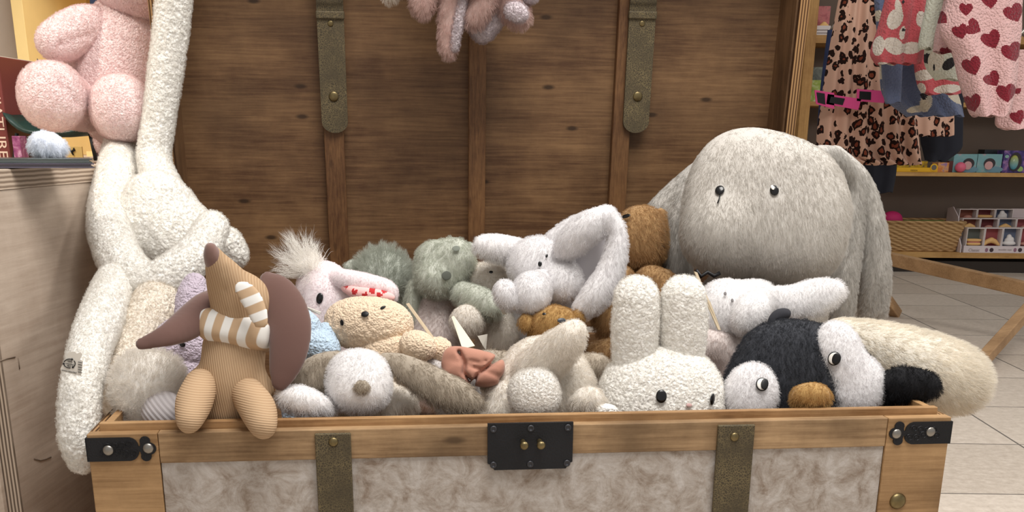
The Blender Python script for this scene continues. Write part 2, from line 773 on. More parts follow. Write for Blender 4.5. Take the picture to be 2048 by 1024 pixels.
def nub(me, amp, size, seed=0):
    """push vertices out into little curls (worley bumps)"""
    n = len(me.vertices)
    co = np.empty(n*3, np.float32)
    me.vertices.foreach_get('co', co)
    co = co.reshape(-1, 3)
    nr = np.empty(n*3, np.float32)
    me.vertices.foreach_get('normal', nr)
    nr = nr.reshape(-1, 3)
    q = co/size+seed*17.3
    cell = np.floor(q).astype(np.int64)
    best = np.full(n, 9.0)
    for dx in (-1, 0, 1):
        for dy in (-1, 0, 1):
            for dz in (-1, 0, 1):
                c = cell+np.array([dx, dy, dz])
                hsh = (c[:, 0]*73856093) ^ (c[:, 1]*19349663) ^ (c[:, 2]*83492791)
                f3 = np.stack([((hsh*k) % 1000003)/1000003.0 for k in (7919, 104729, 1299709)], 1)
                dd = np.sqrt(((c+f3-q)**2).sum(1))
                best = np.minimum(best, dd)
    h_ = np.clip(1-best**2*1.15, -.4, 1)
    co = co+nr*(amp*h_)[:, None]
    me.vertices.foreach_set('co', co.astype(np.float32).ravel())
    me.update()
    return me


# ------------------------------------------------------------------ special materials
def stripes_mat(name, a, b, period, direction, rough=.9, warp=.0, ratio=.5, soft=.06, bump=0.0, phase=0.0):
    """two-colour bands across a direction in object space"""
    if name in MATS:
        return MATS[name]
    mt, t, bs = nt(name)
    bs.inputs['Roughness'].default_value = rough
    bs.inputs['Specular IOR Level'].default_value = .15
    tc = node(t, 'ShaderNodeTexCoord')
    dt = node(t, 'ShaderNodeVectorMath', operation='DOT_PRODUCT')
    d = Vector(direction).normalized()
    dt.inputs[1].default_value = d/period
    t.links.new(tc.outputs['Object'], dt.inputs[0])
    src = dt.outputs['Value']
    nz = node(t, 'ShaderNodeTexNoise')
    nz.inputs['Scale'].default_value = 25
    t.links.new(tc.outputs['Object'], nz.inputs['Vector'])
    ma = node(t, 'ShaderNodeMath', operation='MULTIPLY_ADD')
    ma.inputs[1].default_value = warp
    t.links.new(nz.outputs['Fac'], ma.inputs[0])
    t.links.new(src, ma.inputs[2])
    ad = node(t, 'ShaderNodeMath', operation='ADD')
    ad.inputs[1].default_value = phase+100
    t.links.new(ma.outputs[0], ad.inputs[0])
    fr = node(t, 'ShaderNodeMath', operation='PINGPONG')
    fr.inputs[1].default_value = .5
    t.links.new(ad.outputs[0], fr.inputs[0])
    rp = node(t, 'ShaderNodeValToRGB')
    rp.color_ramp.elements[0].position = max(0, ratio*.5-soft*.5)
    rp.color_ramp.elements[1].position = ratio*.5+soft*.5
    rp.color_ramp.elements[0].color = lin(a)
    rp.color_ramp.elements[1].color = lin(b)
    t.links.new(fr.outputs[0], rp.inputs['Fac'])
    t.links.new(rp.outputs['Color'], bs.inputs['Base Color'])
    if bump:
        bp = node(t, 'ShaderNodeBump')
        bp.inputs['Strength'].default_value = bump
        bp.inputs['Distance'].default_value = .002
        t.links.new(fr.outputs[0], bp.inputs['Height'])
        t.links.new(bp.outputs['Normal'], bs.inputs['Normal'])
    MATS[name] = mt
    return mt


def patchy(name, cols, scale, rough=.8, bump=.3, bscale=None, detail=8, sheen=0.0, pos=(.35, .5, .65), rgh=.6):
    """three-tone mottling (crushed velvet, old leather)"""
    mt, t, b = nt(name)
    b.inputs['Roughness'].default_value = rough
    b.inputs['Specular IOR Level'].default_value = .3
    b.inputs['Sheen Weight'].default_value = sheen
    tc = node(t, 'ShaderNodeTexCoord')
    nz = node(t, 'ShaderNodeTexNoise')
    nz.inputs['Scale'].default_value = scale
    nz.inputs['Detail'].default_value = detail
    nz.inputs['Roughness'].default_value = rgh
    nz.inputs['Distortion'].default_value = .6
    t.links.new(tc.outputs['Object'], nz.inputs['Vector'])
    rp = node(t, 'ShaderNodeValToRGB')
    e = rp.color_ramp.elements
    e[0].position, e[1].position = pos[0], pos[2]
    e[0].color, e[1].color = lin(cols[0]), lin(cols[2])
    mdl = e.new(pos[1])
    mdl.color = lin(cols[1])
    t.links.new(nz.outputs['Fac'], rp.inputs['Fac'])
    t.links.new(rp.outputs['Color'], b.inputs['Base Color'])
    n2 = node(t, 'ShaderNodeTexNoise')
    n2.inputs['Scale'].default_value = bscale or scale*3
    n2.inputs['Detail'].default_value = 6
    t.links.new(tc.outputs['Object'], n2.inputs['Vector'])
    bp = node(t, 'ShaderNodeBump')
    bp.inputs['Strength'].default_value = bump
    bp.inputs['Distance'].default_value = .003
    t.links.new(n2.outputs['Fac'], bp.inputs['Height'])
    t.links.new(bp.outputs['Normal'], b.inputs['Normal'])
    MATS[name] = mt
    return mt


def leather_mat(name, base, crack, scale=260):
    mt, t, b = nt(name)
    b.inputs['Roughness'].default_value = .62
    b.inputs['Specular IOR Level'].default_value = .35
    tc = node(t, 'ShaderNodeTexCoord')
    nz = node(t, 'ShaderNodeTexNoise')
    nz.inputs['Scale'].default_value = 60
    t.links.new(tc.outputs['Object'], nz.inputs['Vector'])
    ad = node(t, 'ShaderNodeVectorMath', operation='MULTIPLY_ADD')
    ad.inputs[1].default_value = (.012,)*3
    t.links.new(nz.outputs['Color'], ad.inputs[0])
    t.links.new(tc.outputs['Object'], ad.inputs[2])
    vo = node(t, 'ShaderNodeTexVoronoi', feature='DISTANCE_TO_EDGE')
    vo.inputs['Scale'].default_value = scale
    t.links.new(ad.outputs[0], vo.inputs['Vector'])
    rp = node(t, 'ShaderNodeValToRGB')
    rp.color_ramp.elements[0].position = .02
    rp.color_ramp.elements[1].position = .16
    rp.color_ramp.elements[0].color = (1, 1, 1, 1)
    rp.color_ramp.elements[1].color = (0, 0, 0, 1)
    t.links.new(vo.outputs['Distance'], rp.inputs['Fac'])
    big = node(t, 'ShaderNodeTexNoise')
    big.inputs['Scale'].default_value = 22
    big.inputs['Detail'].default_value = 5
    t.links.new(tc.outputs['Object'], big.inputs['Vector'])
    bm_ = node(t, 'ShaderNodeMapRange')
    bm_.inputs['From Min'].default_value = .35
    bm_.inputs['From Max'].default_value = .65
    bm_.inputs['To Min'].default_value = .15
    bm_.inputs['To Max'].default_value = .8
    t.links.new(big.outputs['Fac'], bm_.inputs['Value'])
    ml = node(t, 'ShaderNodeMath', operation='MULTIPLY')
    t.links.new(rp.outputs['Color'], ml.inputs[0])
    t.links.new(bm_.outputs[0], ml.inputs[1])
    mc = node(t, 'ShaderNodeMix', data_type='RGBA')
    mc.inputs['A'].default_value = lin(base)
    mc.inputs['B'].default_value = lin(crack)
    t.links.new(ml.outputs[0], mc.inputs['Factor'])
    t.links.new(mc.outputs['Result'], b.inputs['Base Color'])
    bp = node(t, 'ShaderNodeBump')
    bp.inputs['Strength'].default_value = .4
    bp.inputs['Distance'].default_value = .001
    t.links.new(vo.outputs['Distance'], bp.inputs['Height'])
    t.links.new(bp.outputs['Normal'], b.inputs['Normal'])
    MATS[name] = mt
    return mt


def tile_mat():
    mt, t, b = nt('floor_tiles')
    b.inputs['Specular IOR Level'].default_value = .4
    tc = node(t, 'ShaderNodeTexCoord')
    sp = node(t, 'ShaderNodeSeparateXYZ')
    t.links.new(tc.outputs['Object'], sp.inputs[0])
    edges, cells = [], []
    for ax, off, per in (('X', 1.404, .474), ('Y', 2.635, .487)):
        s = node(t, 'ShaderNodeMath', operation='MULTIPLY_ADD')
        s.inputs[1].default_value = 1/per
        s.inputs[2].default_value = -off/per+200
        t.links.new(sp.outputs[ax], s.inputs[0])
        pp = node(t, 'ShaderNodeMath', operation='PINGPONG')
        pp.inputs[1].default_value = .5
        t.links.new(s.outputs[0], pp.inputs[0])
        edges.append(pp)
        fl = node(t, 'ShaderNodeMath', operation='FLOOR')
        t.links.new(s.outputs[0], fl.inputs[0])
        cells.append(fl)
    mn = node(t, 'ShaderNodeMath', operation='MINIMUM')
    t.links.new(edges[0].outputs[0], mn.inputs[0])
    t.links.new(edges[1].outputs[0], mn.inputs[1])
    g = node(t, 'ShaderNodeMapRange')
    g.inputs['From Min'].default_value = .005
    g.inputs['From Max'].default_value = .008
    t.links.new(mn.outputs[0], g.inputs['Value'])
    cb = node(t, 'ShaderNodeCombineXYZ')
    t.links.new(cells[0].outputs[0], cb.inputs[0])
    t.links.new(cells[1].outputs[0], cb.inputs[1])
    wn = node(t, 'ShaderNodeTexWhiteNoise', noise_dimensions='2D')
    t.links.new(cb.outputs[0], wn.inputs['Vector'])
    nz = node(t, 'ShaderNodeTexNoise')
    nz.inputs['Scale'].default_value = 40
    nz.inputs['Detail'].default_value = 8
    nz.inputs['Roughness'].default_value = .75
    t.links.new(tc.outputs['Object'], nz.inputs['Vector'])
    sm = node(t, 'ShaderNodeMath', operation='MULTIPLY_ADD')
    sm.inputs[1].default_value = .18
    t.links.new(wn.outputs['Value'], sm.inputs[0])
    t.links.new(nz.outputs['Fac'], sm.inputs[2])
    rp = node(t, 'ShaderNodeValToRGB')
    rp.color_ramp.elements[0].position = .35
    rp.color_ramp.elements[1].position = .8
    rp.color_ramp.elements[0].color = lin((176, 164, 150))
    rp.color_ramp.elements[1].color = lin((216, 205, 192))
    t.links.new(sm.outputs[0], rp.inputs['Fac'])
    mc = node(t, 'ShaderNodeMix', data_type='RGBA')
    mc.inputs['A'].default_value = lin((98, 92, 86))
    t.links.new(g.outputs[0], mc.inputs['Factor'])
    t.links.new(rp.outputs['Color'], mc.inputs['B'])
    t.links.new(mc.outputs['Result'], b.inputs['Base Color'])
    rr = node(t, 'ShaderNodeMapRange')
    rr.inputs['To Min'].default_value = .85
    rr.inputs['To Max'].default_value = .42
    t.links.new(g.outputs[0], rr.inputs['Value'])
    t.links.new(rr.outputs[0], b.inputs['Roughness'])
    bp = node(t, 'ShaderNodeBump')
    bp.inputs['Strength'].default_value = .5
    bp.inputs['Distance'].default_value = .002
    t.links.new(g.outputs[0], bp.inputs['Height'])
    t.links.new(bp.outputs['Normal'], b.inputs['Normal'])
    return mt


def leopard_mat():
    mt, t, b = nt('leopard_print')
    b.inputs['Roughness'].default_value = .9
    b.inputs['Specular IOR Level'].default_value = .15
    tc = node(t, 'ShaderNodeTexCoord')
    nz = node(t, 'ShaderNodeTexNoise')
    nz.inputs['Scale'].default_value = 38
    nz.inputs['Detail'].default_value = 2
    t.links.new(tc.outputs['Object'], nz.inputs['Vector'])
    ad = node(t, 'ShaderNodeVectorMath', operation='MULTIPLY_ADD')
    ad.inputs[1].default_value = (.026,)*3
    t.links.new(nz.outputs['Color'], ad.inputs[0])
    t.links.new(tc.outputs['Object'], ad.inputs[2])
    fl = node(t, 'ShaderNodeVectorMath', operation='MULTIPLY')
    fl.inputs[1].default_value = (1, .35, .8)
    t.links.new(ad.outputs[0], fl.inputs[0])
    vo = node(t, 'ShaderNodeTexVoronoi')
    vo.inputs['Scale'].default_value = 31
    vo.inputs['Randomness'].default_value = .8
    t.links.new(fl.outputs[0], vo.inputs['Vector'])
    br = node(t, 'ShaderNodeTexNoise')
    br.inputs['Scale'].default_value = 45
    t.links.new(tc.outputs['Object'], br.inputs['Vector'])
    ba = node(t, 'ShaderNodeMath', operation='MULTIPLY_ADD')
    ba.inputs[1].default_value = .46
    ba.inputs[2].default_value = -.25
    t.links.new(br.outputs['Fac'], ba.inputs[0])
    sm = node(t, 'ShaderNodeMath', operation='ADD')
    t.links.new(vo.outputs['Distance'], sm.inputs[0])
    t.links.new(ba.outputs[0], sm.inputs[1])
    rp = node(t, 'ShaderNodeValToRGB')
    rp.color_ramp.interpolation = 'CONSTANT'
    e = rp.color_ramp.elements
    e[0].position, e[0].color = 0.0, lin((122, 62, 44))
    e[1].position, e[1].color = .20, lin((38, 22, 18))
    x = e.new(.44)
    x.color = lin((202, 164, 144))
    t.links.new(sm.outputs[0], rp.inputs['Fac'])
    t.links.new(rp.outputs['Color'], b.inputs['Base Color'])
    return mt


# ------------------------------------------------------------------ setting
floor = box('floor', -4, 7, -1.5, 8.6, -.05, 0, tile_mat(), bev=0)
floor['kind'] = 'structure'
wb = box('wall_back', -4, 7, 8.55, 8.65, 0, 3.0, plain('shop_wall_paint', (150, 134, 120), .9, var=.03), bev=0)
wb['kind'] = 'structure'
wl = box('wall_left', -2.5, -2.4, -1.5, 8.6, 0, 3.0, plain('left_wall_paint', (188, 176, 164), .9, var=.03), bev=0)
wl['kind'] = 'structure'

# ------------------------------------------------------------------ the chest
W_LID = wood('brown_stained_board', (86, 59, 38), (134, 102, 70), 'x', 1.0, .5, .85, .35, .45)
W_LIDV = wood('brown_stained_upright', (84, 55, 34), (130, 94, 60), 'z', 1.3, .5, .4, .35, .3)
W_FRONT = wood('honey_stained_rail', (118, 90, 62), (184, 152, 114), 'x', .8, .6, .75, .3, .8)
W_POST = wood('honey_stained_post', (132, 100, 66), (184, 148, 106), 'x', .6, .6, .3, .3, .6)
W_LIP = wood('golden_lip_wood', (134, 98, 62), (188, 150, 106), 'x', 1.0, .55, .3, .3, .3)
PLY = stripes_mat('plywood_layers', (74, 50, 32), (172, 134, 92), .0052, (1, 0, 0), .7, .15, .5, .3, .3)
LEATHER = leather_mat('olive_leather', (72, 63, 47), (128, 113, 80), 330)
VELVET = patchy('crushed_velvet', ((136, 119, 104), (170, 159, 149), (194, 187, 181)), 30, .8, .6, 90, 10, .3, (.34, .48, .64), .72)
IRON = plain('black_iron', (34, 34, 37), .48, .5, .5, .5, 420, .15)
STEEL = plain('dull_steel', (150, 145, 138), .35, .9)
BRASS = plain('aged_brass', (122, 108, 76), .38, .9, var=.2, vscale=120)
DARK = plain('near_black', (16, 16, 17), .6)

chest = thing('toy_chest', 'open wooden trunk with velvet panels, leather straps and black corners, full of plush toys', 'chest', tuple(CH_O), CH_ANG)


def cl(px, py, d=0.0):
    return chest_local(P(px, py, d))


XL = cl(317, 900)[0]
XR = cl(1774, 870)[0]
ZT = CZ-.006                                                   # top of the outer front boards
ZR_ = cl(1050, 910)[2]                                         # lower edge of the top rail
box('front_board', -CW+.02, CW-.02, .012, .026, .005, ZT-.003, W_FRONT, chest, .0005)
box('front_post', -CW, XL, 0, .018, 0.0, ZT, W_POST, chest, .0012)
box('front_post', XR, CW, 0, .018, 0.0, ZT, W_POST, chest, .0012)
box('top_rail', XL+.0006, XR-.0006, .001, .018, ZR_, ZT, W_FRONT, chest, .0012)
box('bottom_rail', XL+.0006, XR-.0006, .001, .018, 0.0, .06, W_FRONT, chest, .0012)
box('inner_lip', -CW+.012, CW-.012, .018, .030, .30, CZ+.004, W_LIP, chest, .0012)
VP = box('velvet_panel', XL+.001, XR-.001, .004, .012, .06, ZR_, VELVET, chest, .0005)
for sx in (-1, 1):
    a, b_ = sorted((sx*CW, sx*(CW-.018)))
    box('side_panel', a, b_, .018, CD, 0.0, ZT, PLY, chest, .001)
    a, b_ = sorted((sx*(CW-.018), sx*(CW-.028)))
    box('side_lip', a, b_, .030, CD-.018, .30, CZ+.004, W_LIP, chest, .001)
box('back_panel', -CW+.018, CW-.018, CD-.018, CD, 0.0, ZT, W_LID, chest, .001)
TRAY = .36
box('false_bottom', -CW+.028, CW-.028, .030, CD-.018, TRAY-.015, TRAY, W_LID, chest, .001)


def stud(parent, loc, r, mat, name='stud', hgt=.5, M=None):
    """domed nail head facing the front"""
    bm = bmesh.new()
    prof = [(r*1.0, 0), (r*1.0, r*.12), (r*.8, r*hgt*.6), (r*.45, r*hgt*.92), (0, r*hgt)]
    add_lathe(bm, prof, 20, Matrix.Rotation(math.pi/2, 4, 'X'))
    bmesh.ops.translate(bm, verts=bm.verts[:], vec=loc)
    if M is not None:
        bmesh.ops.transform(bm, matrix=M, verts=bm.verts[:])
    return link(name, bm_mesh(name, bm), mat, parent, world=False)


for x0p, x1p, yp, sp in ((630, 702, 854, (667, 882)), (1433, 1506, 842, (1467, 872))):
    x0, x1 = cl(x0p, 880)[0], cl(x1p, 880)[0]
    st = box('front_strap', x0, x1, -.005, .001, .01, ZT-.004, LEATHER, chest, .0015)
    c = cl(*sp)
    stud(st, (c[0], -.005, c[2]), .0062, BRASS)

c0, c1, c2 = cl(975, 847), cl(1146, 842), cl(1060, 937)
bm = bmesh.new()
x0, x1, z1, z0 = c0[0], c1[0], (c0[2]+c1[2])/2, c2[2]
n_ = .009
add_prism(bm, [(x0, z1), (x1, z1), (x1, z0+n_), (x1-.3*n_, z0+n_*.9), (x1-n_, z0), (x0+n_, z0), (x0+.3*n_, z0+n_*.9), (x0, z0+n_)], -.004, .001)
lock = link('lock_plate', bm_mesh('lock_plate', bm), IRON, chest, world=False, smooth=False)
for fx in (.065, .5, .935):
    for fz in (.115, .885):
        bm = bmesh.new()
        px_, pz_ = x0+(x1-x0)*fx, z0+(z1-z0)*fz
        add_lathe(bm, [(.0046, 0), (.0046, .0012), (.0034, .0018), (.0022, .0012), (.0018, .0006), (0, .0006)], 16, Matrix.Translation((px_, -.004, pz_)) @ Matrix.Rotation(math.pi/2, 4, 'X'))
        link('screw', bm_mesh('screw', bm), plain('screw_metal', (70, 70, 74), .4, .7), lock, world=False)
for fx in (.41, .605):
    bm = bmesh.new()
    px_, pz_ = x0+(x1-x0)*fx, z0+(z1-z0)*.61
    add_lathe(bm, [(.0034, 0), (.0034, .012), (.0056, .0135), (.0058, .016), (.0042, .0185), (0, .0195)], 18, Matrix.Translation((px_, -.004, pz_)) @ Matrix.Rotation(math.pi/2+.12, 4, 'X'))
    link('pin', bm_mesh('pin', bm), BRASS, lock, world=False)


def bracket(sx, px_edge, yc, top, bot, px_tip, studs):
    """black ornamental corner plate with a trefoil end, folded round the corner"""
    xe = sx*CW
    zt, zb = cl(px_edge, top)[2], cl(px_edge, bot)[2]
    zc, hh = (zt+zb)/2, (zt-zb)/2
    xt = cl(px_tip, yc)[0]
    s = -sx
    L = abs(xt-xe)
    pts = [(xe+sx*.0015, zb), (xe+sx*.0015, zt)]
    pts += [(xe+s*L*.60, zt)]
    for a in np.linspace(80, 0, 5):                         # rounded shoulder
        pts.append((xe+s*(L*.60+L*.145*math.cos(math.radians(a))), zc+hh*.22+hh*.78*math.sin(math.radians(a))))
    neck = xe+s*L*.765
    up = [(neck, zc+hh*.22)]
    for a in np.linspace(205, -20, 10):
        up.append((xe+s*(L*.845+L*.078*math.cos(math.radians(a))), zc+hh*.66+hh*.40*math.sin(math.radians(a))))
    for a in np.linspace(66, 0, 5):
        up.append((xe+s*(L*.918+L*.082*math.cos(math.radians(a))), zc+hh*.48*math.sin(math.radians(a))))
    pts += up
    low = [(x, 2*zc-z) for x, z in pts[3:]][::-1]
    pts += low[1:]+[(xe+s*L*.60, zb)]
    bm = bmesh.new()
    add_prism(bm, pts, -.0022, .0004)
    a, b_ = sorted((xe+sx*.0022, xe+sx*.0002))
    add_box(bm, a, b_, -.0022, .10, zb, zt, .0006)
    # raised scroll ornament
    rnd_ = random.Random(4)
    for k in range(9):
        cx_ = xe+s*L*(.22+.055*k)
        cz_ = zc+hh*.45*(1 if k % 2 else -1)*rnd_.uniform(.4, 1)
        sp = [(cx_+.006*(1-q/14)*math.cos(q*.75)*s, -.0024, cz_+.006*(1-q/14)*math.sin(q*.75)) for q in range(12)]
        add_tube(bm, sp, .0007, 5)
    br = link('corner_bracket', bm_mesh('corner_bracket', bm), IRON, chest, world=False, smooth=False)
    for p in studs:
        c = cl(*p)
        stud(br, (c[0], -.002, c[2]), .0068, STEEL)


bracket(-1, 173, 900, 876, 923, 313, ((217, 900), (297, 896)))
bracket(1, 1902, 864, 842, 886, 1778, ((1860, 863), (1792, 867)))
c = cl(1795, 1002)
stud(chest, (c[0], 0.0, c[2]), .0118, BRASS, 'brass_stud', .55)

# lid: leans a little forward, seen from inside
LT = math.radians(5.5)
LML = Matrix(((1, 0, 0, 0), (0, math.cos(LT), -math.sin(LT), CD), (0, math.sin(LT), math.cos(LT), CZ), (0, 0, 0, 1)))   # (x, q, s) -> chest frame
LH = .735


def lxs(px, py, q):
    """chest-lid coordinates x, s of a pixel on the plane q behind the lid rim"""
    inv = (Matrix.Translation(CH_O) @ Matrix.Rotation(CH_ANG, 4, 'Z') @ LML).inverted()
    a = inv @ Vector(CPOS)
    b = inv @ Vector(CPOS+ray(px, py))
    t_ = (q-a.y)/(b.y-a.y)
    p = a+(b-a)*t_
    return p.x, p.z


lid = box('lid', -CW+.018, CW-.018, .096, .108, .004, LH-.018, W_LID, chest, .001, LML)
for sx in (-1, 1):
    a, b_ = sorted((sx*CW, sx*(CW-.018)))
    box('lid_side', a, b_, 0, .108, .002, LH, PLY, lid, .001, LML)
    a, b_ = sorted((sx*(CW-.018), sx*(CW-.022)))
    box('lid_side_face', a, b_, .008, .096, .004, LH-.018, wood('lid_side_wood', (80, 56, 36), (128, 96, 66), 'z', 1.0, .55, .3, .3, .3), lid, .0005, LML)
box('lid_top', -CW+.018, CW-.018, 0, .108, LH-.018, LH, PLY, lid, .001, LML)
box('lid_base', -CW+.022, CW-.022, 0.012, .096, .002, .014, W_LID, lid, .001, LML)
for (xa, ya), (xb, yb) in (((648, 274), (688, 274)), ((938, 200), (972, 200)), ((1229, 200), (1264, 200))):
    x0, x1 = lxs(xa, ya, .078)[0], lxs(xb, yb, .078)[0]
    box('batten', x0, x1, .078, .097, .014, LH-.018, W_LIDV, lid, .0015, LML)
for xs in ((639, 692), (1252, 1304)):
    x0, x1 = lxs(xs[0], 150, .070)[0], lxs(xs[1], 150, .070)[0]
    w_ = (x1-x0)/2
    xc = (x0+x1)/2
    _, sb = lxs(sum(xs)/2, 266, .070)
    pts = [(x0, LH-.02)]
    pts += [(xc-w_*math.cos(a), sb+w_*.8-w_*.8*math.sin(a)) for a in np.linspace(0, math.pi, 13)]
    pts += [(x1, LH-.02)]
    bm = bmesh.new()
    add_prism(bm, pts, .070, .0765, LML)
    ls = link('lid_strap', bm_mesh('lid_strap', bm), LEATHER, chest, world=False, smooth=False)
    _, sk0 = lxs(sum(xs)/2, 38, .066)
    _, sk1 = lxs(sum(xs)/2, 22, .066)
    box('keeper', x0-.0015, x1+.0015, .066, .078, sk0, sk1, LEATHER, ls, .002, LML)
    for yy, r_ in ((47, .0052), (193, .0088)):
        _, s_ = lxs(sum(xs)/2, yy, .070)
        stud(ls, (xc, .070, s_), r_, BRASS, 'stud', .35, LML)
    _, s_ = lxs(sum(xs)/2, -6, .066)
    bm = bmesh.new()
    ww = w_+.006
    add_tube(bm, [LML @ Vector(p) for p in ((xc-ww, .062, s_+.05), (xc-ww, .062, s_+.006), (xc-ww*.9, .062, s_), (xc-ww*.6, .062, s_-.002), (xc+ww*.6, .062, s_-.002), (xc+ww*.9, .062, s_), (xc+ww, .062, s_+.006), (xc+ww, .062, s_+.05))], .0022, 8)
    link('buckle', bm_mesh('buckle', bm), STEEL, ls, world=False)


# ------------------------------------------------------------------ plush helpers
from mathutils.bvhtree import BVHTree


def toy(name, label, cat, px, py, d, group=None, z=TRAY):
    p = P(px, py, d)
    return thing(name, label, cat, (p[0], p[1], z), 0, group)


def soft(name, prims, mat, parent, k=.012, vox=.0045, f=None, nubs=None, cut=None, mod=None, bald=(), relax=2):
    """one sewn part: mesh from soft primitives, optionally nubbly, optionally with a pile"""
    me = sdf_mesh(name, prims, k, vox, cut, mod, relax)
    if nubs:
        nub(me, *nubs)
    o = link(name, me, mat, parent)
    o['_pile'] = 0
    if f:
        if bald:
            vg = o.vertex_groups.new(name='pile_length')
            mw = wmat(o)
            n = len(me.vertices)
            co = np.empty(n*3, np.float32)
            me.vertices.foreach_get('co', co)
            co = co.reshape(-1, 3)+np.array(mw.translation)
            w = np.ones(n)
            for c, r in bald:
                dd = np.sqrt(((co-np.array(c))**2).sum(1))
                w = np.minimum(w, np.clip((dd-r*.9)/(r*.5), .12, 1))
            for q in np.unique(np.round(w, 1)):
                vg.add([int(i) for i in np.nonzero(np.round(w, 1) == q)[0]], float(q), 'REPLACE')
        fur(o, **f)
        if bald and FUR_ON:
            o.particle_systems[-1].vertex_group_length = 'pile_length'
    del o['_pile']
    return o


def hit(o, px, py):
    """where the line of sight through a pixel meets a part: point, normal"""
    me = o.data
    mw = wmat(o)
    vs = [mw @ v.co for v in me.vertices]
    tree = BVHTree.FromPolygons(vs, [tuple(p.vertices) for p in me.polygons])
    r = ray(px, py)
    p, n, _, _ = tree.ray_cast(Vector(CPOS), Vector(r).normalized())
    if p is None:
        p, n, _, _ = tree.find_nearest(Vector(CPOS+ray(px, py)*(np.linalg.norm(np.mean([list(v) for v in vs[:50]], 0)-CPOS))))
    if n.dot(Vector(r)) > 0:
        n = -n
    return p, n


def surf_blob(name, head, px, py, rx, ry, mat, parent, ang=0.0, off=.002, th=.35, at=None):
    """small domed oval sewn onto a part (eye, nose); sizes in photo pixels"""
    p, n = at or hit(head, px, py)
    s = mpp(p)
    down = Vector(CR[1])
    x = (-down).cross(n).normalized()            # roughly screen right on the surface
    if x.dot(Vector(CR[0])) < 0:
        x = -x
    y = n.cross(x)
    a = math.radians(ang)
    xx = x*math.cos(a)+y*math.sin(a)
    yy = n.cross(xx)
    M = Matrix.Identity(4)
    for i in range(3):
        M[i][0], M[i][1], M[i][2], M[i][3] = xx[i]*rx*s, yy[i]*ry*s, n[i]*min(rx, ry)*s*th, p[i]+n[i]*off
    bm = bmesh.new()
    bmesh.ops.create_uvsphere(bm, u_segments=20, v_segments=12, radius=1.0)
    bmesh.ops.transform(bm, matrix=M, verts=bm.verts[:])
    return link(name, bm_mesh(name, bm), mat, parent)


def card(name, corners, th, mat, parent=None, bev=0.0):
    """thin flat card through world corner points"""
    vs = [Vector(c) for c in corners]
    n = (vs[1]-vs[0]).cross(vs[2]-vs[0]).normalized()
    bm = bmesh.new()
    a = [bm.verts.new(v+n*th/2) for v in vs]
    b = [bm.verts.new(v-n*th/2) for v in vs]
    bm.faces.new(a)
    bm.faces.new(b[::-1])
    for i in range(len(vs)):
        bm.faces.new((a[i], b[i], b[(i+1) % len(vs)], a[(i+1) % len(vs)]))
    return link(name, bm_mesh(name, bm), mat, parent, smooth=False)


def stub(px, py, d, r, r2=None):
    """the unseen lower body, down to the tray"""
    p = P(px, py, d)
    s = mpp(p)
    r *= s
    r2 = r if r2 is None else r2*s
    return Tube([p, (p[0], p[1], max(TRAY+r2*.96, TRAY+.005))], [r, r2])


def F(length=.01, **kw):
    q = dict(length=length)
    q.update(kw)
    return q


BLACK = plain('black_thread', (14, 14, 17), .45, spec=.4)
EYE = plain('black_bead_eye', (10, 10, 12), .2, spec=.6)
WHITE_THREAD = plain('white_thread', (235, 232, 226), .7)
CARD = plain('white_card', (226, 220, 208), .75)
KRAFT = plain('kraft_card', (196, 178, 150), .8, var=.05)


# ------------------------------------------------------------------ the plush toys in the chest
PLUSH = 'plush toys piled in the trunk'
M_GREY = furmat('grey_pile', (202, 197, 190), var=.04, patch=.03)
M_GREY_SHADE = furmat('shaded_ear_pile', (186, 182, 176), var=.05)  # ears greyer than the head: its shade is put into their colour
M_CREAM = furmat('cream_pile', (232, 225, 212))
M_WHITE = furmat('white_pile', (238, 236, 236), var=.05)
M_OFFW = furmat('off_white_pile', (236, 231, 224))
M_TAUPE = furmat('taupe_pile', (176, 164, 148), var=.14)
M_BEIGE = furmat('beige_pile', (230, 223, 213), var=.1)
M_SAGE = furmat('sage_pile', (202, 205, 193), var=.1)
M_MOSS = furmat('grey_green_pile', (188, 192, 182), var=.12)
M_LILACWHITE = furmat('lilac_white_pile', (232, 230, 231), var=.05)
M_BROWN = furmat('brown_pile', (178, 142, 98), var=.16)
M_BLACK = furmat('black_pile', (62, 64, 70), var=.2, sheen=.1)
M_BLACK2 = furmat('jet_pile', (32, 32, 35), var=.2, sheen=.05)
M_GINGER = furmat('ginger_pile', (186, 148, 92), var=.16)
M_PINKGREY = furmat('pink_grey_pile', (222, 211, 207), var=.06)
B_WHITE = boucle('white_boucle', (242, 239, 233), 210, .003)
B_CREAM = boucle('cream_boucle', (248, 244, 238), 260)
B_TAN = boucle('apricot_boucle', (240, 216, 188), 330, .003)
B_LILAC = boucle('lilac_boucle', (202, 188, 202), 330, .003)
B_BLUE = boucle('sky_blue_boucle', (198, 220, 240), 300, .003)
B_PINK = boucle('rose_boucle', (246, 222, 220), 300, .003)

# --- grey giant rabbit
t = toy('giant_rabbit', 'giant grey plush rabbit with long drooping ears at the back right of the trunk', 'plush toy', 1520, 640, .47, PLUSH)
hd = soft('head', [el(1528, 404, .45, 158, 136, 84, 17, 2.5), el(1584, 466, .44, 92, 84, 80, 8, 3.0), el(1446, 470, .43, 76, 66, 75, -10)], M_GREY, t, .03, .006)
e1, e2 = hit(hd, 1440, 382), hit(hd, 1548, 382)
me_ = hd.data
bald_ = [(tuple(e1[0]), .011), (tuple(e2[0]), .012)]
vg = hd.vertex_groups.new(name='pile_length')
for v in me_.vertices:
    w_ = min(max(min((v.co+hd.parent.location-q[0]).length for q in (e1, e2))/.010-.9, .1), 1)
    vg.add([v.index], round(w_, 1), 'REPLACE')
fur(hd, .0085, dens=330000, comb=(.1, 0, -.7), clump=.1, rnd=.2, rough=.002, end=.002, nf=.6)
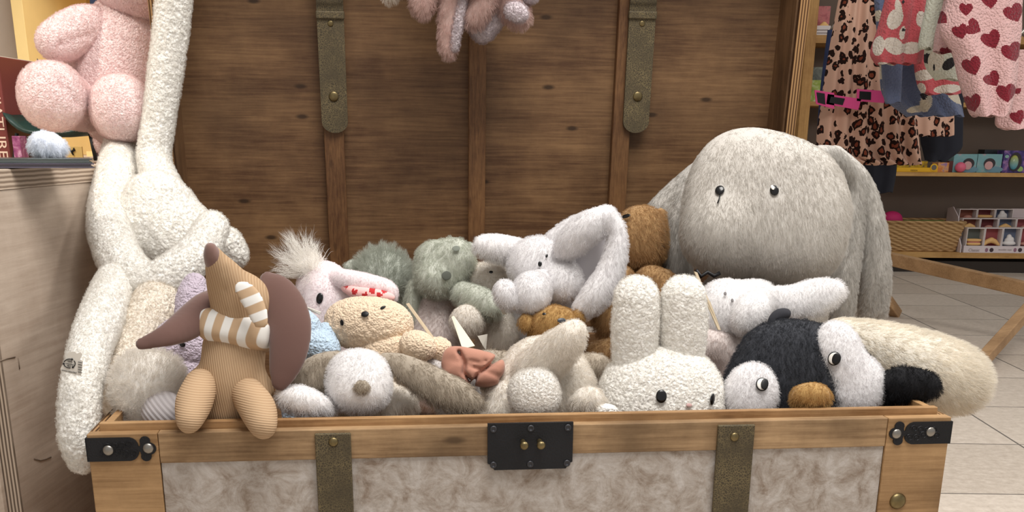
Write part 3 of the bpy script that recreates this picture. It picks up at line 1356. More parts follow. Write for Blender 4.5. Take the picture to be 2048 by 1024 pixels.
if FUR_ON:
    hd.particle_systems[-1].vertex_group_length = 'pile_length'
ey = surf_blob('eye', hd, 1440, 382, 9.5, 10, EYE, t, 0, .003, at=e1)
q_ = P(1437, 400, .36)
thr = hit(hd, 1439, 390)[0], hit(hd, 1437, 398)[0], hit(hd, 1434, 406)[0]
bm = bmesh.new()
add_tube(bm, [p+Vector((0, -.006, 0)) for p in thr], .0012, 6)
link('eye_thread', bm_mesh('eye_thread', bm), BLACK, ey)
ey = surf_blob('eye', hd, 1548, 383, 9, 10.5, EYE, t, 10, .003, at=e2)
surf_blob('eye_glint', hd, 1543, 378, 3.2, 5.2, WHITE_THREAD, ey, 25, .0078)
soft('ear', [tb([(1640, 312, .48, 22), (1665, 318, .53, 23), (1698, 356, .565, 24), (1700, 430, .555, 27), (1690, 510, .54, 30), (1680, 580, .53, 31), (1676, 628, .53, 28)]),
             tb([(1668, 312, .58, 22), (1716, 364, .58, 26), (1741, 450, .57, 29), (1748, 540, .56, 31), (1746, 612, .56, 28)])], M_GREY_SHADE, t, .006, .006, F(.009, comb=(0, 0, -1.0), clump=.4))
soft('ear', [tb([(1500, 286, .60, 16), (1430, 328, .61, 28), (1362, 398, .62, 40), (1318, 455, .62, 44), (1300, 520, .62, 42)]),
             tb([(1410, 350, .59, 22), (1368, 420, .58, 28), (1354, 490, .57, 30), (1358, 540, .56, 26)])], M_GREY_SHADE, t, .006, .006, F(.009, comb=(0, 0, -1.0), clump=.4))
soft('body', [el(1520, 600, .50, 120, 70, 85), stub(1520, 640, .50, 125)], furmat('deep_grey_pile', (196, 190, 182)), t, .03, .008, F(.009, dens=250000, comb=(0, 0, -.8)))
bm = bmesh.new()
add_tube(bm, [P(x, y, .375) for x, y in ((1392, 540), (1402, 553), (1415, 544), (1428, 552), (1440, 546))], .0035, 6)
link('neck_lace', bm_mesh('neck_lace', bm), BLACK, t)

# --- brown tall bear
t = toy('teddy_bear', 'large brown teddy bear standing behind the big white ear', 'plush toy', 1275, 640, .55, PLUSH)
hd = soft('head', [el(1282, 474, .55, 50, 61, 46, 0, 2.4)], M_BROWN, t, .01, .0045)
p_ = hit(hd, 1256, 437)
fur(hd, .010, comb=(.2, 0, -.5), clump=.3)
surf_blob('eye', hd, 1256, 437, 10, 4.5, EYE, t, 5, .008, at=p_)
soft('ear', [el(1318, 434, .56, 15, 19, 12, 20)], M_BROWN, t, .01, .004, F(.009))
soft('body', [el(1270, 600, .55, 62, 72, 50), stub(1270, 660, .55, 64)], M_BROWN, t, .02, .006, F(.010, comb=(0, 0, -.5)))
soft('arm', [tb([(1240, 560, .50, 30), (1214, 605, .47, 33), (1216, 650, .45, 26)])], M_BROWN, t, .01, .0045, F(.010, comb=(0, 0, -.5)))
soft('arm', [tb([(1300, 560, .51, 30), (1330, 575, .49, 30), (1340, 620, .46, 24)])], M_BROWN, t, .01, .0045, F(.010, comb=(0, 0, -.5)))
soft('leg', [tb([(1270, 700, .42, 26), (1225, 704, .40, 28), (1186, 708, .39, 25)])], M_BROWN, t, .01, .0045, F(.010, comb=(0, 0, -.5)))

# --- grey-green bear with its back turned
t = toy('plush_bear', 'grey green long haired plush bear seen from behind against the wooden lid', 'plush toy', 765, 600, .60, PLUSH)
soft('head', [el(766, 558, .59, 56, 56, 48)], M_MOSS, t, .01, .0045, F(.019, comb=(0, 0, .25), clump=.4, rnd=.35))
soft('ear', [el(706, 537, .60, 18, 18, 14)], M_MOSS, t, .01, .004, F(.014))
soft('body', [el(765, 650, .60, 62, 50, 50), stub(765, 670, .60, 60)], M_MOSS, t, .02, .006, F(.015))

# --- sage bear
t = toy('plush_hippo', 'sage green plush hippo with a pinkish grey belly and square snout', 'plush toy', 872, 640, .52, PLUSH)


def seam(X):
    c = P(932, 540, .47)
    q = X-c
    return .0035*np.exp(-((q @ CR[0])**2)/(.0035**2))*np.clip(1-np.abs(q @ CR[1])/.02, 0, 1)


hd = soft('head', [el(884, 535, .52, 52, 52, 46, 0, 2.6), el(912, 520, .50, 36, 42, 36), el(872, 560, .49, 36, 32, 32)], M_SAGE, t, .015, .0042, None, mod=seam)
n1, n2 = hit(hd, 891, 552), hit(hd, 912, 500)
fur(hd, .010, comb=(0, 0, -.3), rnd=.3, clump=.25)
surf_blob('nose', hd, 891, 552, 10, 9, plain('grey_nose', (92, 95, 88), .85, spec=.2), t, 20, .006, .2, at=n1)
surf_blob('nostril', hd, 912, 500, 8, 6, plain('sage_patch', (122, 127, 118), .85, spec=.2), t, 10, .006, .2, at=n2)
soft('ear', [el(853, 497, .53, 9, 13, 8, 15)], M_MOSS, t, .01, .003, F(.006))
soft('ear', [el(941, 496, .52, 9, 13, 8, -15)], M_MOSS, t, .01, .003, F(.006))
soft('body', [el(868, 640, .52, 46, 66, 40), stub(870, 680, .52, 50)], M_PINKGREY, t, .02, .005, F(.007))
arm_ = soft('arm', [tb([(926, 586, .47, 23), (958, 600, .44, 27), (986, 614, .42, 22)])], M_SAGE, t, .01, .0042, F(.009))
soft('arm', [tb([(836, 575, .53, 20), (829, 605, .52, 18), (832, 640, .51, 14)])], M_SAGE, t, .01, .0042, F(.010))
card('loop_label', [P(1000, 590, .365), P(1009, 592, .365), P(1004, 606, .365), P(995, 603, .365)], .001, plain('check_ribbon', (96, 100, 92), .8), arm_)
card('loop_label', [P(997, 611, .365), P(1005, 614, .365), P(1014, 629, .362), P(1006, 629, .362)], .001, CARD, arm_)

# --- beige bear peeping from behind the elephant
t = toy('plush_mouse', 'small beige plush peeping out between the sage hippo and the white elephant', 'plush toy', 1010, 650, .55, PLUSH)
hd = soft('head', [el(980, 563, .50, 46, 40, 36)], M_BEIGE, t, .01, .0042)
p_ = hit(hd, 982, 547)
fur(hd, .009, comb=(0, 0, -.3))
surf_blob('eye', hd, 982, 547, 4, 3, EYE, t, 0, .006, at=p_)
soft('body', [el(1002, 668, .455, 44, 52, 36), stub(1006, 690, .47, 46)], M_BEIGE, t, .02, .005, F(.012, comb=(0, 0, -.5)))
soft('paw', [el(934, 641, .42, 33, 32, 28, 10), tb([(950, 645, .44, 24), (985, 655, .48, 24)])], M_BEIGE, t, .01, .0045, F(.007))
card('wash_label', [P(955, 672, .40), P(975, 668, .40), P(972, 700, .395), P(966, 692, .395)], .0012, CARD, t)

# --- white elephant
t = toy('plush_elephant', 'white plush elephant with one huge cupped ear and a curled trunk', 'plush toy', 1085, 600, .45, PLUSH)
hd = soft('head', [el(1083, 532, .43, 68, 58, 50, 0, 2.2), el(1124, 562, .392, 42, 42, 38)], M_LILACWHITE, t, .006, .0042)
p_, p2_ = hit(hd, 1080, 529), hit(hd, 1093, 513)
fur(hd, .007, comb=(0, 0, -.2), rnd=.3)
surf_blob('eye', hd, 1080, 529, 4, 5.5, EYE, t, 0, .006, at=p_)
surf_blob('eye', hd, 1093, 512, 2.5, 4, EYE, t, -20, .004, at=p2_)
soft('trunk', [el(1062, 586, .352, 38, 43, 36), tb([(1090, 560, .40, 26), (1070, 575, .37, 32)])], M_LILACWHITE, t, .01, .0042, F(.006))
soft('trunk_tip', [el(1012, 588, .35, 25, 31, 24, -20), el(1034, 600, .35, 20, 22, 20)], M_LILACWHITE, t, .006, .004, F(.006))
soft('ear', [tb([(1052, 508, .46, 26), (1022, 500, .46, 27), (990, 493, .45, 25), (966, 490, .45, 20)])], M_WHITE, t, .01, .0045, F(.009))
earr = soft('ear', [tb([(1126, 502, .39, 20), (1146, 480, .378, 30), (1178, 453, .365, 31), (1212, 433, .36, 21)]), tb([(1112, 480, .43, 22), (1150, 452, .42, 20), (1212, 428, .39, 16)]),
                    tb([(1212, 432, .36, 20), (1232, 458, .355, 19), (1232, 500, .35, 22), (1218, 548, .345, 27), (1192, 590, .34, 29), (1164, 618, .345, 20)]),
                    el(1185, 530, .43, 50, 75, 14, 25)], M_LILACWHITE, t, .008, .0042, F(.007, rnd=.3))
soft('ear_lining', [el(1190, 520, .412, 42, 80, 12, 28)], plain('pale_lilac_velour', (206, 202, 205), .95, sheen=.5), earr, .005, .004)
soft('body', [el(1085, 620, .46, 60, 45, 45), stub(1085, 650, .46, 58)], M_LILACWHITE, t, .02, .006, F(.007))

# --- crested plush
t = toy('plush_ostrich', 'pale pink plush ostrich with a spiky white crest and a heart patterned ear', 'plush toy', 645, 640, .38, PLUSH)
VEL_PINK = furmat('pale_pink_velour', (246, 236, 238), var=.04)
hd = soft('head', [el(648, 582, .38, 56, 60, 46), el(640, 640, .36, 34, 38, 32), el(682, 610, .36, 36, 34, 30)], VEL_PINK, t, .02, .0042)
p_ = hit(hd, 640, 597)
fur(hd, .003, dens=420000, rad=.0003)
surf_blob('eye', hd, 640, 597, 7, 11, EYE, t, -12, .002, at=p_)
soft('crest', [el(618, 536, .38, 26, 24, 22)], furmat('white_crest', (250, 247, 242), var=.04), t, .01, .0045, F(.038, dens=300000, comb=(-.35, 0, .35), clump=.75, rnd=.45, rough=.01, end=.012, rad=.00045))
earp = soft('ear', [tb([(676, 556, .36, 20), (705, 562, .335, 21), (745, 570, .32, 20), (776, 578, .31, 17), (784, 592, .31, 13)])], VEL_PINK, t, .01, .004, F(.003, dens=420000, rad=.0003))
lin_ = soft('ear_lining', [tb([(690, 576, .335, 9), (715, 586, .31, 13), (755, 591, .295, 13), (782, 595, .295, 9)])], [plain('pink_lining', (240, 190, 186), .9), plain('red_print', (186, 42, 44), .9)], earp, .005, .003)


def hearts_on(o, spots, size, index=1):
    """colour the faces whose centre falls inside a little heart"""
    mw = wmat(o)
    cs = np.array([list(mw @ p.center) for p in o.data.polygons])
    v = (cs-CPOS) @ CR.T
    px, py = CXP+FPX*v[:, 0]/v[:, 2], CYP+FPX*v[:, 1]/v[:, 2]
    mi = np.zeros(len(cs), np.int32)
    for sx_, sy_, sc, an in spots:
        a = math.radians(an)
        x = ((px-sx_)*math.cos(a)+(py-sy_)*math.sin(a))/(size*sc)
        y = -(-(px-sx_)*math.sin(a)+(py-sy_)*math.cos(a))/(size*sc)
        mi[((x*x+y*y-.55)**3-x*x*y*y*y*1.4) < 0] = index
    o.data.polygons.foreach_set('material_index', mi)


hearts_on(lin_, [(692, 573, 1, 0), (708, 585, 1, 20), (730, 592, 1, -10), (745, 583, 1.1, 0), (768, 583, 1, 10), (757, 592, 1, 30)], 7)
card('face_ribbon', [P(604, 616, .325), P(612, 613, .32), P(642, 624, .31), P(640, 629, .31)], .001, CARD, hd)
soft('body', [stub(645, 660, .38, 44, 54)], VEL_PINK, t, .01, .006, F(.003, dens=300000, rad=.0003))

# --- brown little bear
t = toy('teddy_bear', 'small ginger brown teddy bear with a dark oval nose behind the beige rabbit', 'plush toy', 1103, 660, .34, PLUSH)
hd = soft('head', [el(1108, 652, .34, 52, 41, 42, 3)], M_GINGER, t, .01, .0042)
n1, n2 = hit(hd, 1121, 643), hit(hd, 1090, 632)
fur(hd, .008, comb=(0, 0, -.3))
surf_blob('nose', hd, 1121, 643, 9, 5, plain('slate_nose', (62, 66, 72), .3), t, 5, .007, at=n1)
surf_blob('eye', hd, 1090, 632, 4, 3, EYE, t, 0, .006, at=n2)
soft('ear', [el(1053, 645, .335, 17, 19, 13)], M_GINGER, t, .01, .0035, F(.007))
soft('ear', [el(1157, 632, .335, 14, 17, 12)], M_GINGER, t, .01, .0035, F(.007))
soft('body', [stub(1103, 690, .34, 50, 56)], M_GINGER, t, .01, .006, F(.008))

# --- white floppy toy beside the fleece ears
t = toy('plush_lamb', 'white floppy eared plush lamb lying on its side below the giant rabbit', 'plush toy', 1470, 680, .31, PLUSH)
hd = soft('head', [el(1450, 620, .31, 58, 62, 48), el(1500, 605, .31, 58, 44, 42, -15)], M_WHITE, t, .012, .0045)
fur(hd, .007, comb=(0, 0, -.3))
soft('muzzle', [el(1500, 626, .265, 36, 48, 34, 32)], M_WHITE, t, .01, .0042, F(.006, comb=(0, 0, -.3)))
for px_, py_ in ((1450, 590), (1463, 603)):
    surf_blob('eye', hd, px_, py_, 3, 4, plain('grey_thread', (120, 116, 116), .8), t, 0, .005)
soft('ear', [tb([(1545, 600, .31, 28), (1590, 603, .30, 34), (1635, 592, .295, 36), (1668, 582, .29, 24)], fl=.6)], M_WHITE, t, .01, .0045, F(.008, comb=(.2, 0, -.3)))
soft('bow', [el(1562, 630, .245, 22, 14, 14, -15), el(1546, 640, .245, 14, 9, 12, -40)], plain('charcoal_felt', (44, 44, 50), .9), t, .006, .0035)
soft('body', [el(1425, 690, .29, 48, 36, 36), el(1480, 700, .31, 70, 45, 40), stub(1470, 720, .31, 66)], M_PINKGREY, t, .02, .006, F(.006))
cd = card('hang_tag', [P(1388, 543, .20), P(1394, 545, .205), P(1417, 600, .205), P(1420, 604, .205), P(1441, 660, .20), P(1436, 660, .195), P(1410, 600, .20)], .0012, KRAFT, t)

# --- lilac bear
t = toy('plush_bear', 'lilac nubbly plush bear half hidden behind the brown velvet dog ear', 'plush toy', 372, 720, .24, PLUSH)
hd = soft('head', [el(370, 690, .25, 62, 56, 46)], B_LILAC, t, .01, .0023, None, (.0024, .0048, 1))
surf_blob('eye', hd, 365, 689, 6, 5, EYE, t, 0, .003)
o = soft('ear', [tb([(382, 640, .27, 30), (384, 600, .28, 30), (390, 570, .29, 22)])], B_LILAC, t, .01, .0023, None, (.0024, .0048, 2))
soft('body', [stub(372, 740, .25, 55)], B_LILAC, t, .01, .005)

# --- pale blue
t = toy('plush_puppy', 'pale blue nubbly plush tucked between the dog ear and the apricot bear', 'plush toy', 620, 700, .27, PLUSH)
for nm, pr in (('head', [el(600, 675, .27, 46, 56, 42)]), ('arm', [el(640, 694, .20, 40, 30, 28, 10), el(652, 668, .215, 20, 22, 18)]), ('body', [stub(610, 720, .27, 50)])):
    o = soft(nm, pr, B_BLUE, t, .01, .0024, None, (.0024, .005, 3))

# --- apricot bear lying down
t = toy('plush_bear', 'apricot nubbly plush bear lying back with a tiny black nose', 'plush toy', 745, 690, .23, PLUSH)
C_F = dict(length=.0030, dens=330000, kink='CURL', kamp=.0009, kfreq=4, rnd=.5, rad=.0003, comb=(0, 0, 0))
hd = soft('head', [el(738, 649, .23, 87, 52, 56, 3, 2.2)], B_TAN, t, .01, .0021, None, (.0026, .0052, 5))
n1, n2, n3 = hit(hd, 731, 630), hit(hd, 686, 645), hit(hd, 766, 616)
surf_blob('nose', hd, 731, 630, 8, 6.5, BLACK, t, 0, .003, at=n1)
surf_blob('eye', hd, 686, 645, 4.5, 6, BLACK, t, 0, .003, at=n2)
surf_blob('eye', hd, 766, 616, 6, 2.8, BLACK, t, 25, .003, at=n3)
for nm, pr in (('body', [el(790, 700, .21, 66, 34, 40, 8), stub(760, 720, .23, 60)]), ('arm', [el(836, 692, .17, 36, 28, 28, 20)]), ('leg', [el(878, 700, .19, 26, 24, 24, 20)])):
    o = soft(nm, pr, B_TAN, t, .012, .0023, None, (.0026, .0052, 6))

# --- hang tags of toys in the middle
card('hang_tag', [P(812, 608, .30), P(818, 606, .30), P(872, 680, .26), P(864, 680, .26)], .0012, KRAFT, [x for x in COL.objects if x.name == 'plush_hippo'][0])
card('hang_tag', [P(903, 634, .36), P(908, 632, .36), P(950, 692, .30), P(925, 698, .29)], .0012, plain('cream_card', (222, 216, 196), .75), [x for x in COL.objects if x.name == 'plush_mouse'][0])

# --- taupe toy squeezed behind the beige rabbit
t = toy('plush_dog', 'taupe plush squeezed in behind the front beige rabbit, only edges showing', 'plush toy', 1090, 770, .28, PLUSH)
soft('body', [tb([(975, 735, .27, 36), (1040, 750, .27, 44), (1120, 752, .27, 44), (1192, 738, .24, 32)]), stub(1080, 770, .28, 42)], M_TAUPE, t, .02, .0055, F(.010))

# --- doll with the terracotta bonnet
t = toy('rag_doll', 'plush doll face down under a crumpled terracotta fabric bonnet', 'plush toy', 920, 760, .17, PLUSH)
bc = P(945, 735, .14)


def folds(X):
    q = X-bc
    u, v = q @ CR[0]/.04, q @ CR[1]/.022
    f = 0.0
    for a_, b_, w_ in ((.28, -.5, .12), (-.35, .45, .10), (.9, .1, .08)):      # creases radiating from the gathered middle
        dist = np.abs((u-.28)*a_+(v-.25)*b_)/math.hypot(a_, b_)
        f = f+.0028*np.exp(-(dist/w_)**2)*np.exp(-((u-.25)**2+(v-.2)**2)/1.0)
    f = f+.0012*np.sin(5*u+3*v)*np.exp(-(v-.3)**2)
    w = (X-CPOS) @ CR.T
    px, py = CXP+FPX*w[..., 0]/w[..., 2], CYP+FPX*w[..., 1]/w[..., 2]
    for line, am in ((((918, 704), (930, 728), (927, 746), (940, 760)), .010), (((1000, 712), (976, 734), (956, 748), (946, 766)), .011), (((940, 722), (958, 726), (972, 722)), .004)):
        for (ax, ay), (bx, by) in zip(line[:-1], line[1:]):
            ab = np.array([bx-ax, by-ay], float)
            tt_ = np.clip(((px-ax)*ab[0]+(py-ay)*ab[1])/(ab @ ab), 0, 1)
            q2 = np.sqrt((px-ax-tt_*ab[0])**2+(py-ay-tt_*ab[1])**2)
            f = np.maximum(f, am*np.exp(-(q2/4.2)**2))
    return f


soft('bonnet', [el(942, 734, .14, 60, 36, 32, 11, 3.6), el(985, 742, .13, 22, 28, 26, 20, 3)], plain('terracotta_cotton', (180, 128, 108), .85, var=.05, bump=.15, bscale=900, sheen=.2), t, .005, .0024, mod=folds)
soft('body', [el(866, 742, .18, 32, 26, 26), stub(915, 765, .19, 40)], furmat('ash_pile', (214, 210, 208)), t, .015, .005, F(.009))

# --- front beige rabbit, turned over
t = toy('plush_rabbit', 'beige plush rabbit on its back with a raised arm and a nubbly foot sole', 'plush toy', 1095, 800, .15, PLUSH)
FB = F(.008, comb=(0, 0, -.5), rnd=.3)
soft('body', [el(1085, 745, .165, 84, 74, 58, -8), el(1115, 790, .15, 76, 62, 52), el(1030, 790, .14, 48, 50, 40), stub(1095, 800, .16, 80)], M_BEIGE, t, .03, .005, FB)
soft('arm', [tb([(1070, 742, .13, 46), (1108, 705, .105, 40), (1138, 676, .09, 32), (1150, 662, .088, 24)])], M_BEIGE, t, .015, .0045, FB)
o = soft('foot', [el(1068, 788, .07, 50, 49, 34, -8, 2.3)], B_CREAM, t, .01, .0028, None, (.0014, .004, 8))
fur(o, **C_F)
soft('paw', [el(1176, 802, .075, 34, 30, 28)], M_BEIGE, t, .01, .0042, F(.011, rnd=.4))
soft('leg', [tb([(1006, 790, .13, 32), (1000, 830, .12, 34)])], M_BEIGE, t, .01, .0045, FB)

# --- lop-eared rabbit
t = toy('plush_rabbit', 'white faced plush rabbit with big taupe lop ears at the trunk front', 'plush toy', 720, 800, .13, PLUSH)
hd = soft('head', [el(717, 760, .085, 64, 62, 48, 0, 2.2), el(722, 780, .07, 44, 38, 38)], M_WHITE, t, .02, .0042)
n1 = hit(hd, 724, 774)
e1, e2 = hit(hd, 684, 752), hit(hd, 757, 750)
fur(hd, .0065, comb=(0, 0, -.3), rnd=.2)
nz_ = soft('nose', [El(n1[0]+n1[1]*.003, (.0105, .0085, .006), basis())], M_TAUPE, t, 0, .002, F(.005))
for q_, an in ((e1, -15), (e2, 15)):
    surf_blob('eye', hd, 0, 0, 7, 1.4, plain('white_stitch', (214, 210, 214), .8), t, an, .006, at=q_)
soft('ear', [tb([(672, 722, .10, 22), (642, 738, .10, 32), (612, 762, .095, 34), (592, 795, .09, 24)], fl=.6)], M_TAUPE, t, .01, .0045, F(.010, comb=(0, 0, -.7), rnd=.3))
soft('ear', [tb([(772, 716, .10, 14), (808, 734, .095, 26), (858, 764, .085, 34), (912, 790, .07, 32), (950, 806, .065, 18)], fl=.6)], M_TAUPE, t, .01, .0042, F(.008, comb=(.4, 0, -.7), rnd=.3))
soft('paw', [tb([(575, 793, .06, 24), (605, 800, .055, 29), (640, 812, .06, 22), (660, 822, .07, 14)])], M_WHITE, t, .01, .004, F(.007))
soft('body', [el(770, 805, .13, 66, 36, 36), stub(730, 800, .15, 62)], M_BEIGE, t, .02, .005, F(.011))

# --- off-white furry toy front left
t = toy('plush_seal', 'off white furry plush lying face down with a ribbed grey belly, left front corner', 'plush toy', 300, 790, .11, PLUSH)
soft('body', [el(297, 768, .115, 72, 66, 52), stub(305, 800, .12, 66)], M_OFFW, t, .02, .005, F(.014, comb=(.1, 0, .1), rnd=.3, clump=.3))
soft('belly', [el(325, 822, .075, 44, 40, 28, -30)], stripes_mat('ribbed_grey', (196, 190, 192), (226, 221, 223), .0062, (1, .2, .8), .9, .3, .5, .7, .8), t, .01, .0035)

# --- white fleece rabbit
t = toy('plush_rabbit', 'chunky white fleece rabbit with two tall upright ears in the trunk', 'plush toy', 1322, 800, .12, PLUSH)
W_F = dict(length=.0022, dens=200000, kink='CURL', kamp=.0010, kfreq=3, rnd=.5, rad=.0003, comb=(0, 0, 0))
FLEECE = boucle('fleece_white', (242, 239, 233), 240, .003, .2, .8)
hd = soft('head', [el(1322, 805, .115, 124, 112, 72, 0, 2.3)], FLEECE, t, .01, .0026, None, (.0022, .0058, 3))
e1, e2, n1 = hit(hd, 1322, 793), hit(hd, 1420, 798), hit(hd, 1376, 811)
fur(hd, **W_F)
surf_blob('eye', hd, 1322, 793, 11, 13.5, EYE, t, 0, .004, at=e1)
surf_blob('eye', hd, 1420, 798, 8, 12, EYE, t, 0, .004, at=e2)
surf_blob('nose', hd, 1376, 811, 7, 4, plain('pink_thread', (196, 160, 156), .8), t, 0, .003, at=n1)
for pts in ([(1268, 715, .125, 42), (1271, 650, .125, 46), (1273, 596, .125, 43)], [(1364, 715, .125, 42), (1367, 650, .125, 46), (1367, 595, .125, 43)]):
    o = soft('ear', [tb(pts, fl=.7)], FLEECE, t, .01, .0024, None, (.0022, .0058, 7))
    fur(o, **W_F)
soft('body', [stub(1322, 860, .13, 90)], FLEECE, t, .01, .006)
soft('paw', [el(1212, 822, .06, 24, 14, 16)], FLEECE, t, .01, .003, None, (.0015, .005, 9))

# --- penguin
t = toy('plush_penguin', 'black and white plush penguin with a ginger beak beside the fleece rabbit', 'plush toy', 1610, 790, .15, PLUSH)
hd = soft('head', [el(1605, 735, .14, 132, 92, 66, 12, 2.2), el(1600, 800, .13, 150, 80, 62, 0, 2.2)], M_BLACK, t, .03, .0055, F(.010, comb=(0, 0, -.4)))
f1 = soft('face_patch', [el(1503, 788, .098, 55, 64, 36, 10)], M_LILACWHITE, hd, .01, .0042)
f2 = soft('face_patch', [el(1676, 702, .108, 46, 62, 34, -14), el(1703, 772, .098, 68, 68, 38, -10)], M_LILACWHITE, hd, .02, .0042)
i1, i2 = hit(f1, 1522, 770), hit(f2, 1669, 717)
fur(f1, .006, comb=(0, 0, -.2))
fur(f2, .006, comb=(0, 0, -.2))
for q_, px_, py_ in ((i1, 1522, 770), (i2, 1669, 717)):
    ey = surf_blob('eye', hd, px_, py_, 11, 12, WHITE_THREAD, t, -15, .0045, .22, at=q_)
    s_ = mpp(q_[0])
    surf_blob('eye_outline', hd, 0, 0, 13, 14, BLACK, ey, -15, .0036, .2, at=q_)
    for nm, dx, dy, rx, ry in (('pupil', 3.8, .5, 7.8, 11.5),):
        surf_blob(nm, hd, 0, 0, rx, ry, BLACK, ey, -15, .0068, .25, at=(q_[0]+Vector(CR[0]*dx*s_)+Vector(CR[1]*dy*s_), q_[1]))
soft('beak', [el(1622, 792, .05, 40, 27, 34)], M_GINGER, t, .01, .0042, F(.008))
soft('foot', [el(1796, 768, .085, 34, 34, 30), el(1840, 770, .08, 42, 31, 30, 8)], M_BLACK2, t, .02, .0045, F(.009, rnd=.4, comb=(0, 0, -.3)))
soft('arm', [tb([(1700, 800, .13, 40), (1770, 775, .10, 34)])], M_BLACK2, t, .01, .005, F(.009))

# --- cream long limb over the right side
t = toy('plush_goose', 'cream furry plush with a long soft neck hanging over the right trunk edge', 'plush toy', 1700, 740, .26, PLUSH)
soft('neck', [tb([(1680, 682, .26, 46), (1750, 700, .23, 56), (1825, 726, .19, 66), (1880, 748, .165, 70), (1908, 758, .155, 62)])], M_CREAM, t, .01, .006, F(.012, comb=(.8, 0, -.4), rnd=.2, clump=.18))
soft('body', [el(1690, 710, .28, 60, 50, 45), stub(1690, 740, .28, 58)], M_CREAM, t, .02, .006, F(.011, clump=.18))

# --- tan corduroy dog
t = toy('plush_dog', 'tan corduroy plush dog sitting on the trunk edge with its nose raised', 'plush toy', 462, 800, .09, PLUSH)
CORD = stripes_mat('tan_corduroy', (170, 140, 109), (190, 162, 131), .0030, (1, .15, .12), .92, .6, .45, .6, .55)
CORD2 = stripes_mat('tan_corduroy_legs', (170, 140, 109), (192, 164, 133), .0030, (.12, .2, 1), .92, .6, .45, .6, .55)


def seam_mid(cx, w=.0012, amp=.0022):
    def fn(X):
        v = (X-CPOS) @ CR.T
        px = CXP+FPX*v[..., 0]/v[..., 2]
        return amp*np.exp(-(((px-cx)*.00064)/w)**2)
    return fn


soft('body', [tb([(468, 700, .085, 62), (463, 760, .075, 62), (458, 815, .075, 58)]), el(404, 772, .07, 36, 36, 28), el(512, 782, .07, 36, 38, 28), stub(462, 810, .09, 60)], CORD, t, .014, .0034, mod=seam_mid(462))
soft('leg', [tb([(402, 770, .045, 33), (388, 805, .012, 36), (379, 838, -.018, 27), (376, 850, -.024, 18)])], CORD2, t, .01, .0032)
soft('leg', [tb([(496, 788, .045, 34), (515, 818, .008, 37), (525, 848, -.022, 29), (528, 860, -.028, 19)])], CORD2, t, .01, .0032)
hd = soft('head', [tb([(425, 503, .035, 14), (437, 530, .045, 26), (456, 568, .065, 42), (478, 612, .08, 56), (478, 650, .088, 56)]), el(487, 598, .085, 52, 50, 46)], CORD, t, .012, .0034, mod=seam_mid(450))
soft('nose', [tb([(421, 496, .031, 12), (425, 510, .036, 18), (430, 524, .042, 21)])], plain('brown_velour', (122, 92, 84), .95, sheen=.6), hd, .006, .003)
surf_blob('eye', hd, 509, 548, 3, 5, BLACK, t, -20, .001)
BAND = stripes_mat('striped_jersey', (226, 224, 220), (188, 160, 130), .0215, (.95, -.28, -.22), .9, .12, .5, .05, .2, .1)
bd = soft('bandana', [el(472, 662, .083, 73, 36, 66, 11, 3.4)], BAND, t, .01, .0032)
soft('bandana_tail', [tb([(486, 578, .030, 19), (500, 594, .027, 22), (511, 616, .024, 22), (521, 640, .020, 18)], fl=.3)], stripes_mat('striped_jersey_tail', (188, 160, 130), (226, 224, 220), .0215, (-.35, .1, .9), .9, .12, .5, .05, .2), bd, .006, .003)
VELB = furmat('brown_velvet', (108, 80, 73), var=.03, patch=.02, sheen=.45, pscale=30)
soft('ear', [tb([(424, 602, .115, 24), (405, 622, .09, 34), (372, 650, .06, 33), (330, 672, .035, 22), (282, 688, .03, 13)], fl=.45)], VELB, t, .008, .003)
soft('ear', [tb([(536, 560, .10, 18), (560, 590, .085, 36), (578, 640, .07, 44), (578, 695, .06, 40), (568, 738, .055, 30), (560, 765, .052, 18)], fl=.4)], VELB, t, .008, .003)


# ------------------------------------------------------------------ long-limbed white toy hung over the trunk's left side
p_ = P(320, 640, .45)
t = thing('long_limbed_plush', 'white boucle plush with very long limbs draped over the trunk lid and its left side', 'plush toy', (p_[0], p_[1], TRAY), 0, PLUSH)
LB = dict(length=.0024, dens=230000, kink='CURL', kamp=.0011, kfreq=3, rnd=.5, rad=.0003, comb=(0, 0, 0))


def bouc(name, prims, k=.012, seed=1, mat=None):
    o = soft(name, prims, mat or B_WHITE, t, k, .0028, None, (.0028, .0070, seed))
    fur(o, **LB)
    return o


bouc('arm', [tb([(366, -212, .80, 30), (364, -216, .73, 31), (360, -185, .668, 32), (352, -60, .668, 33), (342, 60, .672, 32), (330, 150, .67, 31), (318, 240, .665, 29), (308, 320, .65, 31), (330, 380, .60, 34)])], seed=2)
bouc('body', [el(310, 410, .56, 62, 66, 48, 30), el(320, 470, .53, 86, 66, 44, 20), el(360, 415, .58, 30, 30, 28), el(385, 450, .55, 40, 34, 34)], .03, 3)
bouc('ear', [tb([(240, 300, .735, 31), (236, 345, .66, 37), (222, 410, .575, 39), (222, 470, .50, 41), (250, 535, .425, 42), (298, 570, .385, 41), (352, 545, .385, 38), (402, 495, .42, 34), (425, 455, .47, 30)])], .012, 4)
bouc('tail', [el(448, 488, .56, 38, 32, 32), el(470, 510, .56, 24, 24, 24)], .012, 5)
lg = bouc('leg', [tb([(232, 565, .39, 36), (205, 630, .28, 40), (182, 690, .19, 38), (166, 760, .125, 37), (158, 820, .09, 37), (158, 880, .07, 35), (164, 920, .07, 25)])], .012, 6)
bouc('leg', [tb([(315, 610, .36, 48), (282, 680, .30, 50), (252, 760, .22, 44), (246, 800, .20, 40)])], .012, 7, boucle('ivory_boucle', (238, 228, 214), 210))
